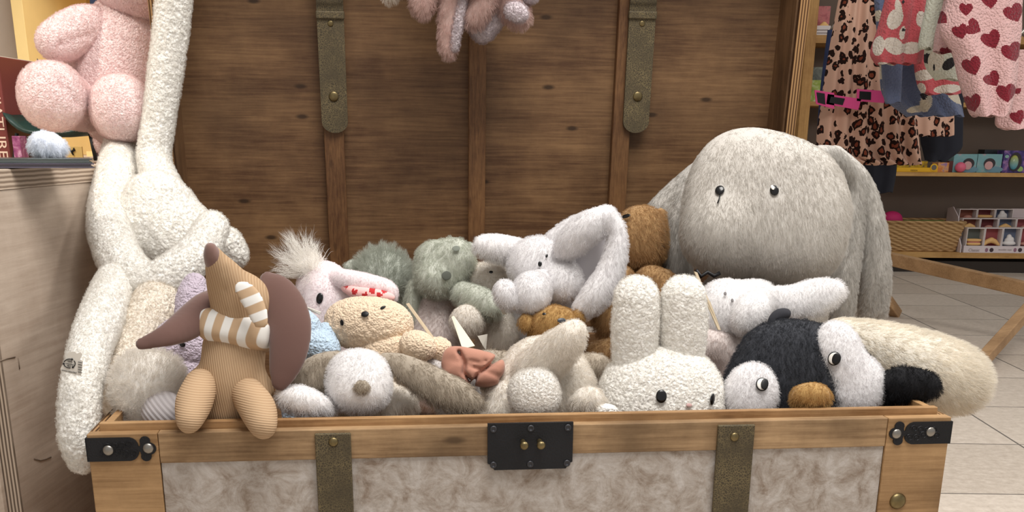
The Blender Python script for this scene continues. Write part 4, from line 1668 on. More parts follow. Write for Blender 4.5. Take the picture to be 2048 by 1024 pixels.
# care tag on the hanging leg
tgc = [(121, 737), (133, 714), (138, 704), (150, 703), (154, 707), (161, 704), (165, 708), (160, 719), (166, 722), (162, 752), (122, 742)]
TAGM = plain('tag_satin', (222, 216, 206), .6)
tg = card('care_tag', [P(x, y, .058) for x, y in tgc], .0012, TAGM, lg)
INK = plain('black_ink', (22, 22, 22), .7)
tcx, tcy = 139, 727


def ink_tube(name, pts, r, parent, d=.0565):
    bm = bmesh.new()
    add_tube(bm, [P(x, y, d) for x, y in pts], r, 5)
    return link(name, bm_mesh(name, bm), INK, parent)


bm = bmesh.new()
for a0, a1 in ((200, 290), (320, 410), (80, 170)):
    pts = [(tcx+11.5*math.cos(math.radians(a)), tcy+9*math.sin(math.radians(a))) for a in np.linspace(a0, a1, 8)]
    add_tube(bm, [P(x, y, .0568) for x, y in pts], .0006, 5)
    e_ = pts[-1]
    dx, dy = pts[-1][0]-pts[-2][0], pts[-1][1]-pts[-2][1]
    q_ = math.hypot(dx, dy)
    dx, dy = dx/q_, dy/q_
    a_ = [bm.verts.new(P(x, y, .0566)) for x, y in ((e_[0]+4*dx, e_[1]+4*dy), (e_[0]-3*dy, e_[1]+3*dx), (e_[0]+3*dy, e_[1]-3*dx))]
    b_ = [bm.verts.new(P(x, y, .0574)) for x, y in ((e_[0]+4*dx, e_[1]+4*dy), (e_[0]-3*dy, e_[1]+3*dx), (e_[0]+3*dy, e_[1]-3*dx))]
    bm.faces.new(a_)
    bm.faces.new(b_[::-1])
    for i in range(3):
        bm.faces.new((a_[i], b_[i], b_[(i+1) % 3], a_[(i+1) % 3]))
link('recycling_arrows', bm_mesh('recycling_arrows', bm), INK, tg)


def text(name, s, px, py, size_px, mat, parent, d=None, ang=0.0, Y=None, ext=.0002, pt=None, rot=None, align='CENTER', sx=1.0):
    """lettering as mesh, facing the viewer's side, centred on a pixel"""
    cu = bpy.data.curves.new(name, 'FONT')
    cu.body = s
    cu.align_x, cu.align_y = align, 'CENTER'
    p = Vector(pt if pt is not None else (P(px, py, d) if Y is None else PY(px, py, Y)))
    cu.size = size_px*mpp(p)
    cu.extrude = ext
    ob = bpy.data.objects.new('tmp', cu)
    COL.objects.link(ob)
    dg = bpy.context.evaluated_depsgraph_get()
    me = bpy.data.meshes.new_from_object(ob.evaluated_get(dg))
    bpy.data.objects.remove(ob)
    bpy.data.curves.remove(cu)
    if rot is None:
        a = math.radians(ang)
        x = EX if Y is None else np.array([1.0, 0, 0])
        z = EZ
        xx = x*math.cos(a)-z*math.sin(a)
        zz = x*math.sin(a)+z*math.cos(a)
        n = np.cross(xx, zz)
        rot = (xx*sx, zz, n)
    M = Matrix.Identity(4)
    for i in range(3):
        M[i][0], M[i][1], M[i][2], M[i][3] = rot[0][i], rot[1][i], rot[2][i], p[i]
    me.transform(M)
    return link(name, me, mat, parent, smooth=False)


for s_, x_, y_, z_ in (('100%', 139, 723, 5), ('recycled', 139, 728, 4.6), ('PET', 138, 732.5, 4.6), ('www.recycled', 138, 743, 5.0)):
    text('lettering', s_, x_, y_, z_, INK, tg, .0566, 13)
for y_ in (724, 729, 734, 739, 744):
    ink_tube('print_line', [(156, y_), (164, y_+1.5)], .0004, tg)

# ------------------------------------------------------------------ pink dangling toy at the top of the lid
DP = .63
p_ = P(950, -60, DP)
tt = thing('plush_rabbit', 'dusty pink plush with curly paw soles dangling from the top of the wooden lid', 'plush toy', (p_[0], p_[1], p_[2]))
M_DPINK = furmat('dusty_pink_pile', (214, 186, 178), var=.12)
B_LAV = boucle('lavender_boucle', (212, 200, 204), 260)
DF = F(.010, comb=(0, 0, -.6), rnd=.25)


def dang(name, pts, m=M_DPINK, f=True):
    o = soft(name, [tb(pts)], m, tt, .01, .004, DF if f else None, None if f else (.002, .005, 3))
    if not f:
        fur(o, **C_F)
    return o


soft('body', [el(950, -95, DP, 105, 85, 60)], M_DPINK, tt, .02, .006, DF)
dang('arm', [(850, -50, DP, 26), (846, -10, DP, 26), (845, 8, DP, 23)])
er = dang('ear', [(918, -50, DP, 28), (905, 10, DP, 25), (898, 60, DP, 20), (897, 97, DP, 16)])
o = soft('ear_lining', [tb([(932, -40, DP-.015, 12), (921, 20, DP-.015, 10), (913, 65, DP-.015, 9), (908, 96, DP-.01, 8)])], B_LAV, er, .006, .003, None, (.002, .005, 2))
fur(o, **C_F)
dang('ear', [(990, -40, DP-.01, 22), (966, 5, DP-.012, 24), (948, 34, DP-.01, 20)])
dang('paw', [(1000, -20, DP+.02, 24), (985, 30, DP+.02, 26), (965, 58, DP+.02, 25)], B_LAV, False)
lg_ = dang('leg', [(1010, -30, DP, 26), (1022, 10, DP, 27), (1036, 28, DP, 25)])
o = soft('foot_sole', [el(1032, 24, DP-.026, 25, 18, 14, 25)], B_LAV, lg_, .006, .003, None, (.002, .005, 4))
fur(o, **C_F)
dang('leg', [(1058, -40, DP, 24), (1060, -14, DP-.01, 20)], B_LAV, False)
dang('arm', [(880, -90, DP, 26), (820, -62, DP, 24), (785, -30, DP, 19), (780, -16, DP, 16)], M_BEIGE)
# cord over the lid rim
bm = bmesh.new()
a_ = LML @ Vector((0.0, -.006, LH+.004))
a_ = Matrix.Translation(CH_O) @ Matrix.Rotation(CH_ANG, 4, 'Z') @ a_
add_tube(bm, [P(950, -110, DP), (a_.x, a_.y-.004, a_.z), (a_.x, a_.y+.03, a_.z+.004), (a_.x, a_.y+.125, a_.z+.01), (a_.x, a_.y+.13, a_.z-.08)], .002, 6)
link('hanging_cord', bm_mesh('hanging_cord', bm), KRAFT, tt)

# ------------------------------------------------------------------ counter on the left
CX1 = -.76
CTH = .777
BIRCH = wood('birch_ply', (172, 154, 138), (198, 182, 166), 'y', .5, .6, .25, .3, .0, 2.0)
PLYH = stripes_mat('birch_ply_edge', (132, 114, 98), (196, 178, 160), .0065, (0, 0, 1), .7, .35, .5, .3, .3)
cnt = thing('display_counter', 'birch plywood shop counter with a layered top edge beside the trunk', 'counter', (-1.2, 1.52, 0))
o = box('side_board', CX1-.02, CX1, 1.535, 3.3, 0, CTH-.028, BIRCH, None, .001)
FB_ = box('front_board', -1.9, CX1-.0205, 1.52, 1.54, 0, CTH-.028, BIRCH, None, .001)
WT = box('counter_top', -1.9, CX1+.0, 1.515, 3.3, CTH-.0275, CTH, [wood('birch_top', (196, 178, 160), (214, 198, 182), 'y', .6, .5, .2, .3)], None, .001)
ED = box('edge_strip', CX1, CX1+.0015, 1.515, 3.3, CTH-.0275, CTH-.0005, PLYH, None, 0)
ED2 = box('front_edge', CX1-.02, CX1+.0006, 1.53, 1.5348, 0, CTH-.028, stripes_mat('ply_edge_x', (96, 82, 70), (196, 178, 160), .0052, (1, 0, 0), .7, .2, .5, .3, .3), None, 0)
for o in (o, FB_, WT, ED, ED2):
    o.parent = cnt
    o.data.transform(Matrix.Translation(-Vector((-1.2, 1.52, 0))))

# scuffs on the side panel
SC_M = plain('scuff', (120, 104, 90), .8)
for pts in (((36, 716), (38, 728), (39, 738)), ((0, 722), (14, 717), (30, 714)), ((68, 917), (80, 921), (92, 918), (102, 914))):
    bm = bmesh.new()
    add_tube(bm, [Vector(PX(x, y, CX1+.0004))-Vector((-1.2, 1.52, 0)) for x, y in pts], .0011, 5)
    link('scuff_mark', bm_mesh('scuff_mark', bm), SC_M, cnt, world=False)

# ------------------------------------------------------------------ pink bear
DB = .86
p_ = P(240, 250, DB)
pb = thing('plush_bear', 'big pale pink plush bear sitting on the counter beside the trunk lid', 'plush toy', (p_[0], p_[1], CTH))
PB_F = dict(length=.0022, dens=200000, kink='CURL', kamp=.0009, kfreq=4, rnd=.5, rad=.0003, comb=(0, 0, 0))


def dimple(px1, py1, px2, py2, d, w=.012, amp=.012):
    a, b = P(px1, py1, d), P(px2, py2, d)

    def fn(X):
        v = (X-CPOS) @ CR.T
        px = CXP+FPX*v[..., 0]/v[..., 2]
        py = CYP+FPX*v[..., 1]/v[..., 2]
        ab = np.array([px2-px1, py2-py1], float)
        tt_ = np.clip(((px-px1)*ab[0]+(py-py1)*ab[1])/(ab @ ab), 0, 1)
        q = np.sqrt((px-px1-tt_*ab[0])**2+(py-py1-tt_*ab[1])**2)*mpp(a)
        return amp*np.exp(-(q/w)**2)
    return fn


for nm, pr, md in (('body', [tb([(262, 40, DB, 62), (252, 110, DB, 96), (246, 170, DB, 106), (244, 205, DB, 88)]), el(245, 285, DB+.06, 55, 40, 40)], None),
                   ('head', [el(283, -62, DB-.03, 108, 98, 88)], None),
                   ('arm', [tb([(205, 50, DB-.03, 34), (165, 58, DB-.06, 42), (125, 78, DB-.09, 41), (108, 84, DB-.10, 34)])], dimple(120, 88, 180, 68, DB, .007, .004)),
                   ('leg', [el(104, 192, DB-.16, 63, 64, 58, 0, 2.2), tb([(112, 196, DB-.13, 54), (190, 215, DB-.02, 46)])], dimple(120, 165, 150, 205, DB, .008, .004)),
                   ('leg', [el(243, 217, DB-.15, 57, 63, 54, 0, 2.2), tb([(243, 218, DB-.12, 56), (245, 200, DB, 56)])], None)):
    o = soft(nm, pr, B_PINK, pb, .02, .0031, None, (.0018, .0058, 4), mod=md)
    fur(o, **PB_F)

# ------------------------------------------------------------------ small things on the counter
def wbox(name, c, size, mat, parent=None, bev=.001, rotz=0.0, origin=True):
    """box by its base centre in the world"""
    bm = bmesh.new()
    add_box(bm, -size[0]/2, size[0]/2, -size[1]/2, size[1]/2, 0, size[2], bev)
    o = link(name, bm_mesh(name, bm), mat, None, world=False, smooth=False)
    if parent is None:
        o.location = c
        o.rotation_euler = (0, 0, rotz)
    else:
        o.data.transform(Matrix.Translation(Vector(c)) @ Matrix.Rotation(rotz, 4, 'Z'))
        o.parent = parent
        o.data.transform(wmat(parent).inverted())
    return o


def span(px0, px1, py, z):
    a, b = PZ(px0, py, z), PZ(px1, py, z)
    return a, b


# two thin books lying on the counter
yb = 1.68
BA = math.radians(23)
for (lab, z0, hgt, xr, colr, pg, nm) in (('thin dark slate book lying flat, lower one on the counter', CTH+.001, .0066, 187, (84, 78, 92), (150, 142, 150), 'book'),
                                  ('thin glossy grey green book lying on the slate book', CTH+.0080, .0060, 184, (70, 78, 78), (196, 206, 204), 'book')):
    xr_ = PY(xr, 318, yb)[0]
    ca, sa = math.cos(BA), math.sin(BA)
    bx_, by_ = xr_-.16*ca-.06*sa, yb-.16*sa+.06*ca
    b0 = thing('book', lab, 'book', (bx_, by_, z0), 0, None)
    cov = plain('cover_%d' % colr[0], colr, .25, spec=.6, var=.25, vscale=14)
    wbox('cover', (bx_, by_, z0), (.32, .12, .0016), cov, b0, .0004, BA)
    wbox('cover', (bx_, by_, z0+hgt-.0016), (.32, .12, .0016), cov, b0, .0004, BA)
    wbox('pages', (bx_-.001, by_+.001, z0+.0016), (.313, .114, hgt-.0032), plain('pages_%d' % pg[0], pg, .8), b0, 0, BA)
p_ = PY(93, 284, 1.74)
pm = thing('pompom', 'white fluffy pompom ball resting on the flat books under the pink foot', 'pompom', (p_[0], p_[1], CTH+.0141))
zc = CTH+.0141+.019
o = soft('ball', [El((p_[0], p_[1], zc), (.020, .020, .019), np.eye(3)), El((p_[0]-.008, p_[1]-.004, zc-.002), (.016, .016, .016), np.eye(3)), El((p_[0]+.014, p_[1], zc-.004), (.015, .016, .016), np.eye(3))], furmat('pompom_pile', (238, 242, 250), var=.03), pm, .01, .003, F(.006, dens=500000, rnd=.5))

# dark green doll chair behind
YC = 2.28
p0, p1 = PY(10, 262, YC), PY(186, 262, YC)
zc = p0[2]
dc = thing('doll_chair', 'dark green doll chair with thin black legs behind the pink bear', 'chair', ((p0[0]+p1[0])/2, YC+.06, CTH))
GREEN = plain('bottle_green_paint', (34, 58, 52), .4, spec=.4)
w_ = (p1[0]-p0[0])
bm = bmesh.new()
segs = 14
rows = []
for (yy, hh, ww) in ((-.06, 0.0, .5), (-.02, -.004, .5), (.04, -.002, .5), (.075, .016, .51), (.10, .06, .52), (.115, .11, .46)):
    rr = []
    for k in range(segs+1):
        u = k/segs*2-1
        rr.append(Vector(((p0[0]+p1[0])/2+u*w_*ww, YC+.06+yy, zc+hh+.035*abs(u)**4)))
    rows.append(rr)
vs = [[bm.verts.new(v) for v in r] for r in rows]
vb = [[bm.verts.new(v+Vector((0, .002, -.007))) for v in r] for r in rows]
for i in range(len(rows)-1):
    for k in range(segs):
        bm.faces.new((vs[i][k], vs[i][k+1], vs[i+1][k+1], vs[i+1][k]))
        bm.faces.new((vb[i][k+1], vb[i][k], vb[i+1][k], vb[i+1][k+1]))
for i in range(len(rows)-1):
    for k in (0, segs):
        bm.faces.new((vs[i][k], vs[i+1][k], vb[i+1][k], vb[i][k]))
for k in range(segs):
    bm.faces.new((vs[0][k], vs[0][k+1], vb[0][k+1], vb[0][k]))
    bm.faces.new((vs[-1][k], vs[-1][k+1], vb[-1][k+1], vb[-1][k]))
link('seat_shell', bm_mesh('seat_shell', bm), GREEN, dc)
for u in (-1, 1):
    for yy in (-.04, .08):
        bm = bmesh.new()
        xm = (p0[0]+p1[0])/2
        add_tube(bm, [(xm+u*w_*.42, YC+.06+yy, zc-.004), (xm+u*w_*.47, YC+.06+yy*1.2, CTH)], .004, 8)
        link('leg', bm_mesh('leg', bm), DARK, dc)

# red spined book with its title down the spine
YB = 2.30
pa, pb_ = PY(-6, 310, YB), PY(21, 310, YB)
zt_ = PY(10, 112, YB)[2]
rb = thing('book', 'tall red book standing upright with cream lettering MINIATURE on its spine', 'book', (pa[0], YB, CTH))
wd = pb_[0]-pa[0]
hgt = zt_-CTH
RED = plain('brick_red_cover', (112, 48, 42), .5, var=.06)
wbox('cover', ((pa[0]+pb_[0])/2, YB+.115, CTH), (wd, .23, hgt), RED, rb, .003)
wbox('pages', ((pa[0]+pb_[0])/2, YB+.118, CTH+hgt-.001), (wd*.8, .21, .002), plain('cream_pages', (224, 214, 196), .8), rb, 0)
tm = text('title', 'MINIATURE', 8, 208, 26, plain('cream_print', (222, 196, 176), .6), rb, pt=((pa[0]+pb_[0])/2-.001, YB-.0006, (CTH+zt_)/2-.01),
          rot=(np.array([0, 0, -1.0]), np.array([1.0, 0, 0]), np.array([0, -1.0, 0])))
bb = tm.data
co = np.array([list(v.co) for v in bb.vertices])
sc_ = (hgt*.86)/(co[:, 2].max()-co[:, 2].min())
zc2 = (co[:, 2].max()+co[:, 2].min())/2
for v in bb.vertices:
    v.co.z = zc2+(v.co.z-zc2)*sc_

# wooden box, dark frame, purple box, yellow card and the dark boxes
OAKL = wood('pale_block_wood', (176, 150, 116), (204, 180, 146), 'z', 1, .6, .2, .2)
pa, pb_ = PY(20, 300, 2.52), PY(62, 300, 2.52)
o = wbox('wooden_box', ((pa[0]+pb_[0])/2, 2.56, CTH), (pb_[0]-pa[0], .07, PY(40, 126, 2.52)[2]-CTH), OAKL)
tag(o, 'tall pale wooden box standing behind the red book', 'box')
pa, pb_ = PY(18, 300, 2.44), PY(34, 300, 2.44)
o = wbox('picture_frame', ((pa[0]+pb_[0])/2, 2.46, CTH), (pb_[0]-pa[0], .02, PY(40, 160, 2.44)[2]-CTH), plain('dark_frame', (58, 46, 42), .5))
tag(o, 'narrow dark frame leaning between the red book and the wooden box', 'frame')
pa, pb_ = PY(24, 300, 2.18), PY(40, 300, 2.18)
o = wbox('gift_box', ((pa[0]+pb_[0])/2, 2.2, CTH), (pb_[0]-pa[0], .03, PY(40, 272, 2.18)[2]-CTH), patchy('purple_print', ((120, 50, 96), (160, 90, 130), (210, 170, 190)), 60, .5, .1))
tag(o, 'little purple patterned box under the green doll chair', 'box')
pa, pb_ = PY(133, 300, 2.2), PY(165, 300, 2.2)
yc_ = thing('gift_card', 'small yellow card with a black twig drawing beside the pompom', 'card', ((pa[0]+pb_[0])/2, 2.2, CTH))
zt_ = PY(150, 293, 2.2)[2]
wbox('paper', ((pa[0]+pb_[0])/2, 2.2, CTH), (pb_[0]-pa[0], .004, zt_-CTH), plain('yellow_card', (236, 204, 128), .8), yc_, .0004)
bm = bmesh.new()
for pts in (((138, 297), (143, 304), (147, 310)), ((143, 304), (148, 299), (147, 296)), ((145, 303), (150, 300))):
    add_tube(bm, [PY(x, y, 2.197) for x, y in pts], .0016, 5)
link('twig_print', bm_mesh('twig_print', bm), INK, yc_)
pa, pb_ = PY(186, 300, 2.5), PY(222, 300, 2.5)
o = wbox('patterned_box', ((pa[0]+pb_[0])/2, 2.54, CTH), (pb_[0]-pa[0], .05, PY(200, 250, 2.5)[2]-CTH), patchy('maroon_print', ((46, 28, 34), (84, 48, 54), (150, 116, 118)), 45, .5, .1))
tag(o, 'dark maroon patterned box behind the pink bear legs', 'box')

# cabinet behind with a yellow lit niche
cab = thing('display_cabinet', 'cream cabinet with a yellow lit niche behind the pink bear', 'cabinet', (-1.3, 2.95, CTH))
YEL = plain('yellow_lit_niche', (212, 176, 104), .8, var=.03)  # the niche's yellow light is put into the board colour
LIT_YEL2 = plain('yellow_lit_edge', (238, 208, 142), .7, var=.03)  # lit post edge and shelves: the same light, coloured in paler
CRM = plain('greige_panel', (190, 176, 162), .8, var=.03)
YN = 2.80
xp0, xp1 = PY(33, 100, YN)[0], PY(56, 100, YN)[0]
zb_ = CTH
wbox('upright', ((xp0+xp1)/2, YN+.2, zb_), (xp1-xp0, .40, 1.1), LIT_YEL2, cab, .001)
wbox('niche_back', ((xp1+.0)/2-.20, YN+.41, zb_), (1.1, .02, 1.1), YEL, cab, 0)
wbox('side_panel', (xp0-.36, YN+.10, zb_), (.70, .02, 1.1), CRM, cab, 0)
wbox('niche_floor', ((xp1-.2)/2, YN+.2, zb_), (.8, .38, .012), LIT_YEL2, cab, 0)
wbox('niche_shelf', (xp1+.35, YN+.2, zb_+.52), (.68, .38, .018), LIT_YEL2, cab, .001)
pa, pb_ = PY(180, 10, YN+.12), PY(208, 10, YN+.12)
zb2 = PY(195, 17, YN+.12)[2]
o = wbox('blue_book', ((pa[0]+pb_[0])/2, YN+.17, zb2), (pb_[0]-pa[0], .10, .16), plain('navy_cover', (40, 56, 88), .5))
tag(o, 'navy blue book in the yellow lit niche above the pink bear arm', 'book')


# ------------------------------------------------------------------ shelving on the right
SHW = wood('shelf_pine', (166, 124, 72), (202, 160, 100), 'x', .7, .5, .2, .3)
SHV = wood('shelf_pine_upright', (160, 118, 68), (198, 154, 94), 'z', .7, .5, .2, .3)
SHB = plain('shelf_back_panel', (112, 98, 88), .85, var=.06, vscale=3)
YS = 7.70
sh = thing('shelving_unit', 'tall pine shelving unit with toys along the back wall', 'shelf', (4.0, YS+.2, 0))
xl0, xl1 = PY(1606, 140, YS)[0], PY(1626, 140, YS)[0]
wbox('upright', ((xl0+xl1)/2, YS+.2, 0), (xl1-xl0, .42, 2.2), SHV, sh, .002)
xr = xl1+2.9
wbox('upright', (xr+.04, YS+.2, 0), (xl1-xl0, .42, 2.2), SHV, sh, .002)
wbox('back_board', ((xl0+xr)/2, YS+.41, 0.0), (xr-xl0, .02, 2.2), SHB, sh, 0)
wbox('plinth', ((xl0+xr)/2, YS+.03, 0), (xr-xl1, .02, PY(1900, 523, YS)[2]), plain('dark_plinth', (50, 42, 36), .8), sh, 0)
SZ = {}
for nm, y0, y1, px_ in (('a', 505, 516, 1900), ('b', 345, 353, 1900), ('c', 203, 212, 1640), ('d', 70, 86, 1645)):
    z1, z0 = PY(px_, y0, YS)[2], PY(px_, y1, YS)[2]
    SZ[nm] = z1
    wbox('shelf_board', ((xl1+xr)/2, YS+.2, z0), (xr-xl1, .40, z1-z0), SHW, sh, .0015)


def sx(px, py, Y=YS+.05):
    return PY(px, py, Y)


def shbox(name, px0, px1, ptop, shelf, mat, label, cat='box', Y=YS+.05, dep=.12, group=None, lift=0.0):
    a, b = sx(px0, ptop, Y), sx(px1, ptop, Y)
    z = SZ[shelf]+lift
    o = thing(name, label, cat, ((a[0]+b[0])/2, Y+dep/2, z), 0, group)
    wbox('carton', ((a[0]+b[0])/2, Y+dep/2, z), (b[0]-a[0], dep, a[2]-z), mat, o, .002)
    return o, (a, b, Y, z)


def ring_print(parent, px, py, Y, r, mat, nm='round_print', h=.002, ry=None, half=False):
    p = PY(px, py, Y)
    s = mpp(p)
    ry = ry or r
    bm = bmesh.new()
    pts = [(p[0]+r*s*math.cos(a), p[2]+ry*s*math.sin(a)) for a in np.linspace(0, math.pi if half else 2*math.pi*23/24, 24)]
    add_prism(bm, pts, Y-h, Y-.0001)
    return link(nm, bm_mesh(nm, bm), mat, parent, smooth=False)


YELB = plain('bright_yellow_card', (238, 186, 24), .5)
b0, g = shbox('game_box', 1794, 1876, 335, 'b', YELB, 'long flat yellow box on the upper pine shelf')
ring_print(b0, 1868, 335, YS+.0495, 7.5, YELB, 'badge_rim')
ring_print(b0, 1868, 335, YS+.048, 5, plain('grey_print', (110, 104, 96), .6), 'badge')
text('lettering', 'DESIGN', 1828, 341, 4, INK, b0, Y=YS+.0494)
b1, g = shbox('game_box', 1790, 1856, 322, 'b', patchy('yellow_toy_print', ((70, 60, 90), (196, 160, 40), (226, 190, 60)), 22, .5, .1), 'yellow and purple box standing behind the long yellow box', Y=YS+.2)
b1, g = shbox('game_box', 1877, 1899, 325, 'b', patchy('orange_print', ((206, 120, 60), (224, 170, 110), (150, 120, 170)), 30, .5, .05), 'small orange and lilac box beside the long yellow box')
b1, g = shbox('game_box', 1899, 1907, 322, 'b', plain('maroon_card', (92, 40, 36), .6), 'thin maroon box standing beside the two teal boxes')
TEAL = patchy('teal_print', ((116, 164, 172), (128, 172, 176), (206, 150, 160)), 16, .5, .05, pos=(.3, .55, .72))
DKW = plain('window_dark', (46, 36, 40), .3)
PNK = plain('candy_pink', (226, 106, 134), .45)
SKIN = plain('pale_pink_toy', (206, 160, 160), .5)
for px0, px1, cx_, lab in ((1909, 1956, 1937, 'teal toy box with a round window and a pink ball in front'), (1957, 2006, 1979, 'teal toy box with a round window beside the purple egg box')):
    b1, g = shbox('toy_box', px0, px1, 308, 'b', TEAL, lab, group='teal toy boxes')
    ring_print(b1, cx_, 327, YS+.0495, 11.5, DKW, 'window', .002, 10)
    ring_print(b1, cx_-2, 331, YS+.0475, 8, SKIN, 'egg_toy', .006, 8)
    ring_print(b1, (px0+px1)/2+6, 339, YS+.0494, 18, plain('slate_blue_card', (106, 146, 164), .5), 'banner', .0015, 6)
p_ = sx(1921, 334, YS+.02)
s_ = mpp(p_)
o = soft('pink_ball', [El((p_[0], p_[1], SZ['b']+10*s_), (10.5*s_, 10.5*s_, 10*s_), np.eye(3))], PNK, None, 0, .004)
me = o.data
o.location = (p_[0], p_[1], SZ['b'])
me.transform(Matrix.Translation(-Vector(o.location)))
tag(o, 'glossy pink ball standing before the left teal toy box', 'ball')
b1, g = shbox('game_box', 1970, 2012, 299, 'b', plain('black_teal_card', (26, 36, 42), .4), 'black flat box standing behind the teal boxes', Y=YS+.22)
PUR = patchy('purple_glitter', ((50, 44, 92), (84, 66, 130), (160, 120, 170)), 26, .4, .05)
b1, g = shbox('toy_box', 2009, 2062, 301, 'b', PUR, 'purple toy box with a green and blue egg in its window')
ring_print(b1, 2030, 324, YS+.0495, 13, DKW, 'window', .002, 18)
p_ = sx(2028, 325, YS+.045)
s_ = mpp(p_)
eggm, et, eb = nt('green_blue_egg')
tc_ = node(et, 'ShaderNodeTexCoord')
sp_ = node(et, 'ShaderNodeSeparateXYZ')
et.links.new(tc_.outputs['Generated'], sp_.inputs[0])
rp_ = node(et, 'ShaderNodeValToRGB')
rp_.color_ramp.elements[0].color = lin((80, 170, 206))
rp_.color_ramp.elements[1].color = lin((176, 176, 60))
et.links.new(sp_.outputs['Z'], rp_.inputs['Fac'])
et.links.new(rp_.outputs['Color'], eb.inputs['Base Color'])
eb.inputs['Roughness'].default_value = .2
soft('egg_toy', [El(p_, (8.5*s_, 7*s_, 14*s_), np.eye(3))], eggm, b1, 0, .003)
ring_print(b1, 2040, 338, YS+.0494, 6, plain('lime_print', (150, 190, 110), .5), 'print', .001, 5)
ring_print(b1, 2014, 313, YS+.0494, 4, plain('mint_print', (140, 180, 170), .5), 'print', .001, 3)

# basket
SEA = stripes_mat('seagrass', (150, 116, 76), (214, 178, 130), .021, (.35, .35, 1), .8, .5, .5, .6, .6)
YBK = YS+.03
a0, a1, c0, c1 = sx(1766, 444, YBK), sx(1932, 444, YBK), sx(1778, 504, YBK), sx(1913, 504, YBK)
zb_, zt_ = SZ['a'], a0[2]
bk = thing('basket', 'rectangular woven seagrass basket on the lower shelf', 'basket', ((c0[0]+c1[0])/2, YBK+.16, zb_))
bm = bmesh.new()
rowsN, per = 13, 150
grid = []
for i in range(rowsN*4+1):
    v = i/(rowsN*4)
    z = zb_+(zt_-zb_)*v
    xl, xr2 = c0[0]+(a0[0]-c0[0])*v, c1[0]+(a1[0]-c1[0])*v
    y0, y1 = YBK+.03*(1-v), YBK+.30+.03*v
    ring = []
    for k in range(per):
        u = k/per*4
        s_, f_ = int(u), u-int(u)
        x, y = ((xl+(xr2-xl)*f_, y0), (xr2, y0+(y1-y0)*f_), (xr2-(xr2-xl)*f_, y1), (xl, y1-(y1-y0)*f_))[s_]
        nx, ny = ((0, -1), (1, 0), (0, 1), (-1, 0))[s_]
        row = int(v*rowsN*.999)
        b_ = .007*abs(math.sin(math.pi*v*rowsN))*(.55+.45*math.sin(k*1.05+row*math.pi+v*5))
        ring.append(bm.verts.new((x+nx*b_, y+ny*b_, z+.003*math.sin(k*1.05+row*2.2))))
    grid.append(ring)
for r0, r1 in zip(grid[:-1], grid[1:]):
    for k in range(per):
        bm.faces.new((r0[k], r0[(k+1) % per], r1[(k+1) % per], r1[k]))
bm.faces.new(grid[0][::-1])
link('body', bm_mesh('body', bm), SEA, bk)
bm = bmesh.new()
xs_ = (a0[0], a1[0])
add_tube(bm, [(xs_[0], YBK, zt_), (xs_[1], YBK, zt_), (xs_[1], YBK+.33, zt_), (xs_[0], YBK+.33, zt_), (xs_[0], YBK, zt_)], .010, 8)
link('rim', bm_mesh('rim', bm), SEA, bk)
wbox('lining_board', ((c0[0]+c1[0])/2, YBK+.17, zt_-.05), (c1[0]-c0[0]+.02, .27, .004), SEA, bk, 0)
p_ = sx(1783, 441, YBK+.15)
s_ = mpp(p_)
o = soft('pink_pouch', [El((p_[0], p_[1], zt_-.046+.055), (21*s_, .06, .055), np.eye(3)), El((p_[0]+.03, p_[1], zt_-.046+.03), (16*s_, .05, .03), np.eye(3))], plain('magenta_fabric', (206, 44, 112), .7), None, .01, .005)
o.location = (p_[0], p_[1], zt_-.046)
o.data.transform(Matrix.Translation(-Vector(o.location)))
tag(o, 'magenta fabric pouch poking out of the woven basket', 'pouch')
p_ = sx(1850, 443, YBK+.15)
o = soft('green_toy', [Tube([(p_[0]-.15, p_[1], zt_-.018), (p_[0]+.12, p_[1], zt_-.018)], [.024, .026]), El((p_[0], p_[1], zt_-.02), (.05, .03, .026), np.eye(3))], plain('leaf_green_fabric', (96, 118, 56), .8, var=.2), None, .01, .005)
o.location = (p_[0], p_[1], zt_-.045)
o.data.transform(Matrix.Translation(-Vector(o.location)))
tag(o, 'long green cloth toy lying just under the basket rim', 'toy')

# stepped cardboard display with boxed wooden pastries
YD = YS+.0
LIL = plain('lilac_card', (222, 210, 212), .6, var=.03)
LIL2 = plain('pale_box_card', (234, 226, 224), .6)
ds = thing('display_stand', 'pale stepped cardboard counter display filled with boxed toy pastries', 'display', (sx(2000, 500, YD)[0], YD+.15, SZ['a']))
xa, xb = sx(1924, 500, YD)[0], sx(2110, 500, YD)[0]
zf = sx(1990, 492, YD)[2]
wbox('front_strip', ((xa+xb)/2+.005, YD+.006, SZ['a']), (xb-xa-.01, .012, zf-SZ['a']), LIL, ds, .001)
wbox('step', ((xa+xb)/2, YD+.07, SZ['a']), (xb-xa-.02, .10, .02), LIL, ds, 0)
zm0 = sx(1990, 470, YD+.13)[2]
wbox('step', ((xa+xb)/2, YD+.185, SZ['a']), (xb-xa-.02, .10, zm0-SZ['a']), LIL, ds, 0)
zm1 = sx(1990, 450, YD+.24)[2]
wbox('step', ((xa+xb)/2, YD+.295, SZ['a']), (xb-xa-.02, .10, zm1-SZ['a']), LIL, ds, 0)
ztp = sx(1990, 417, YD+.34)[2]
wbox('back_card', ((xa+xb)/2+.07, YD+.355, SZ['a']), (xb-xa-.16, .01, ztp-SZ['a']), LIL, ds, 0)
bm = bmesh.new()
add_prism(bm, [(YD, SZ['a']), (YD, zf), (YD+.05, sx(1990, 478, YD)[2]), (YD+.12, zm0+.12), (YD+.24, zm1+.12), (YD+.34, ztp), (YD+.34, SZ['a'])], 0, .006,
          Matrix(((0, 1, 0, xa-.012), (1, 0, 0, 0), (0, 0, 1, 0), (0, 0, 0, 1))))
link('side_card', bm_mesh('side_card', bm), LIL, ds, smooth=False)
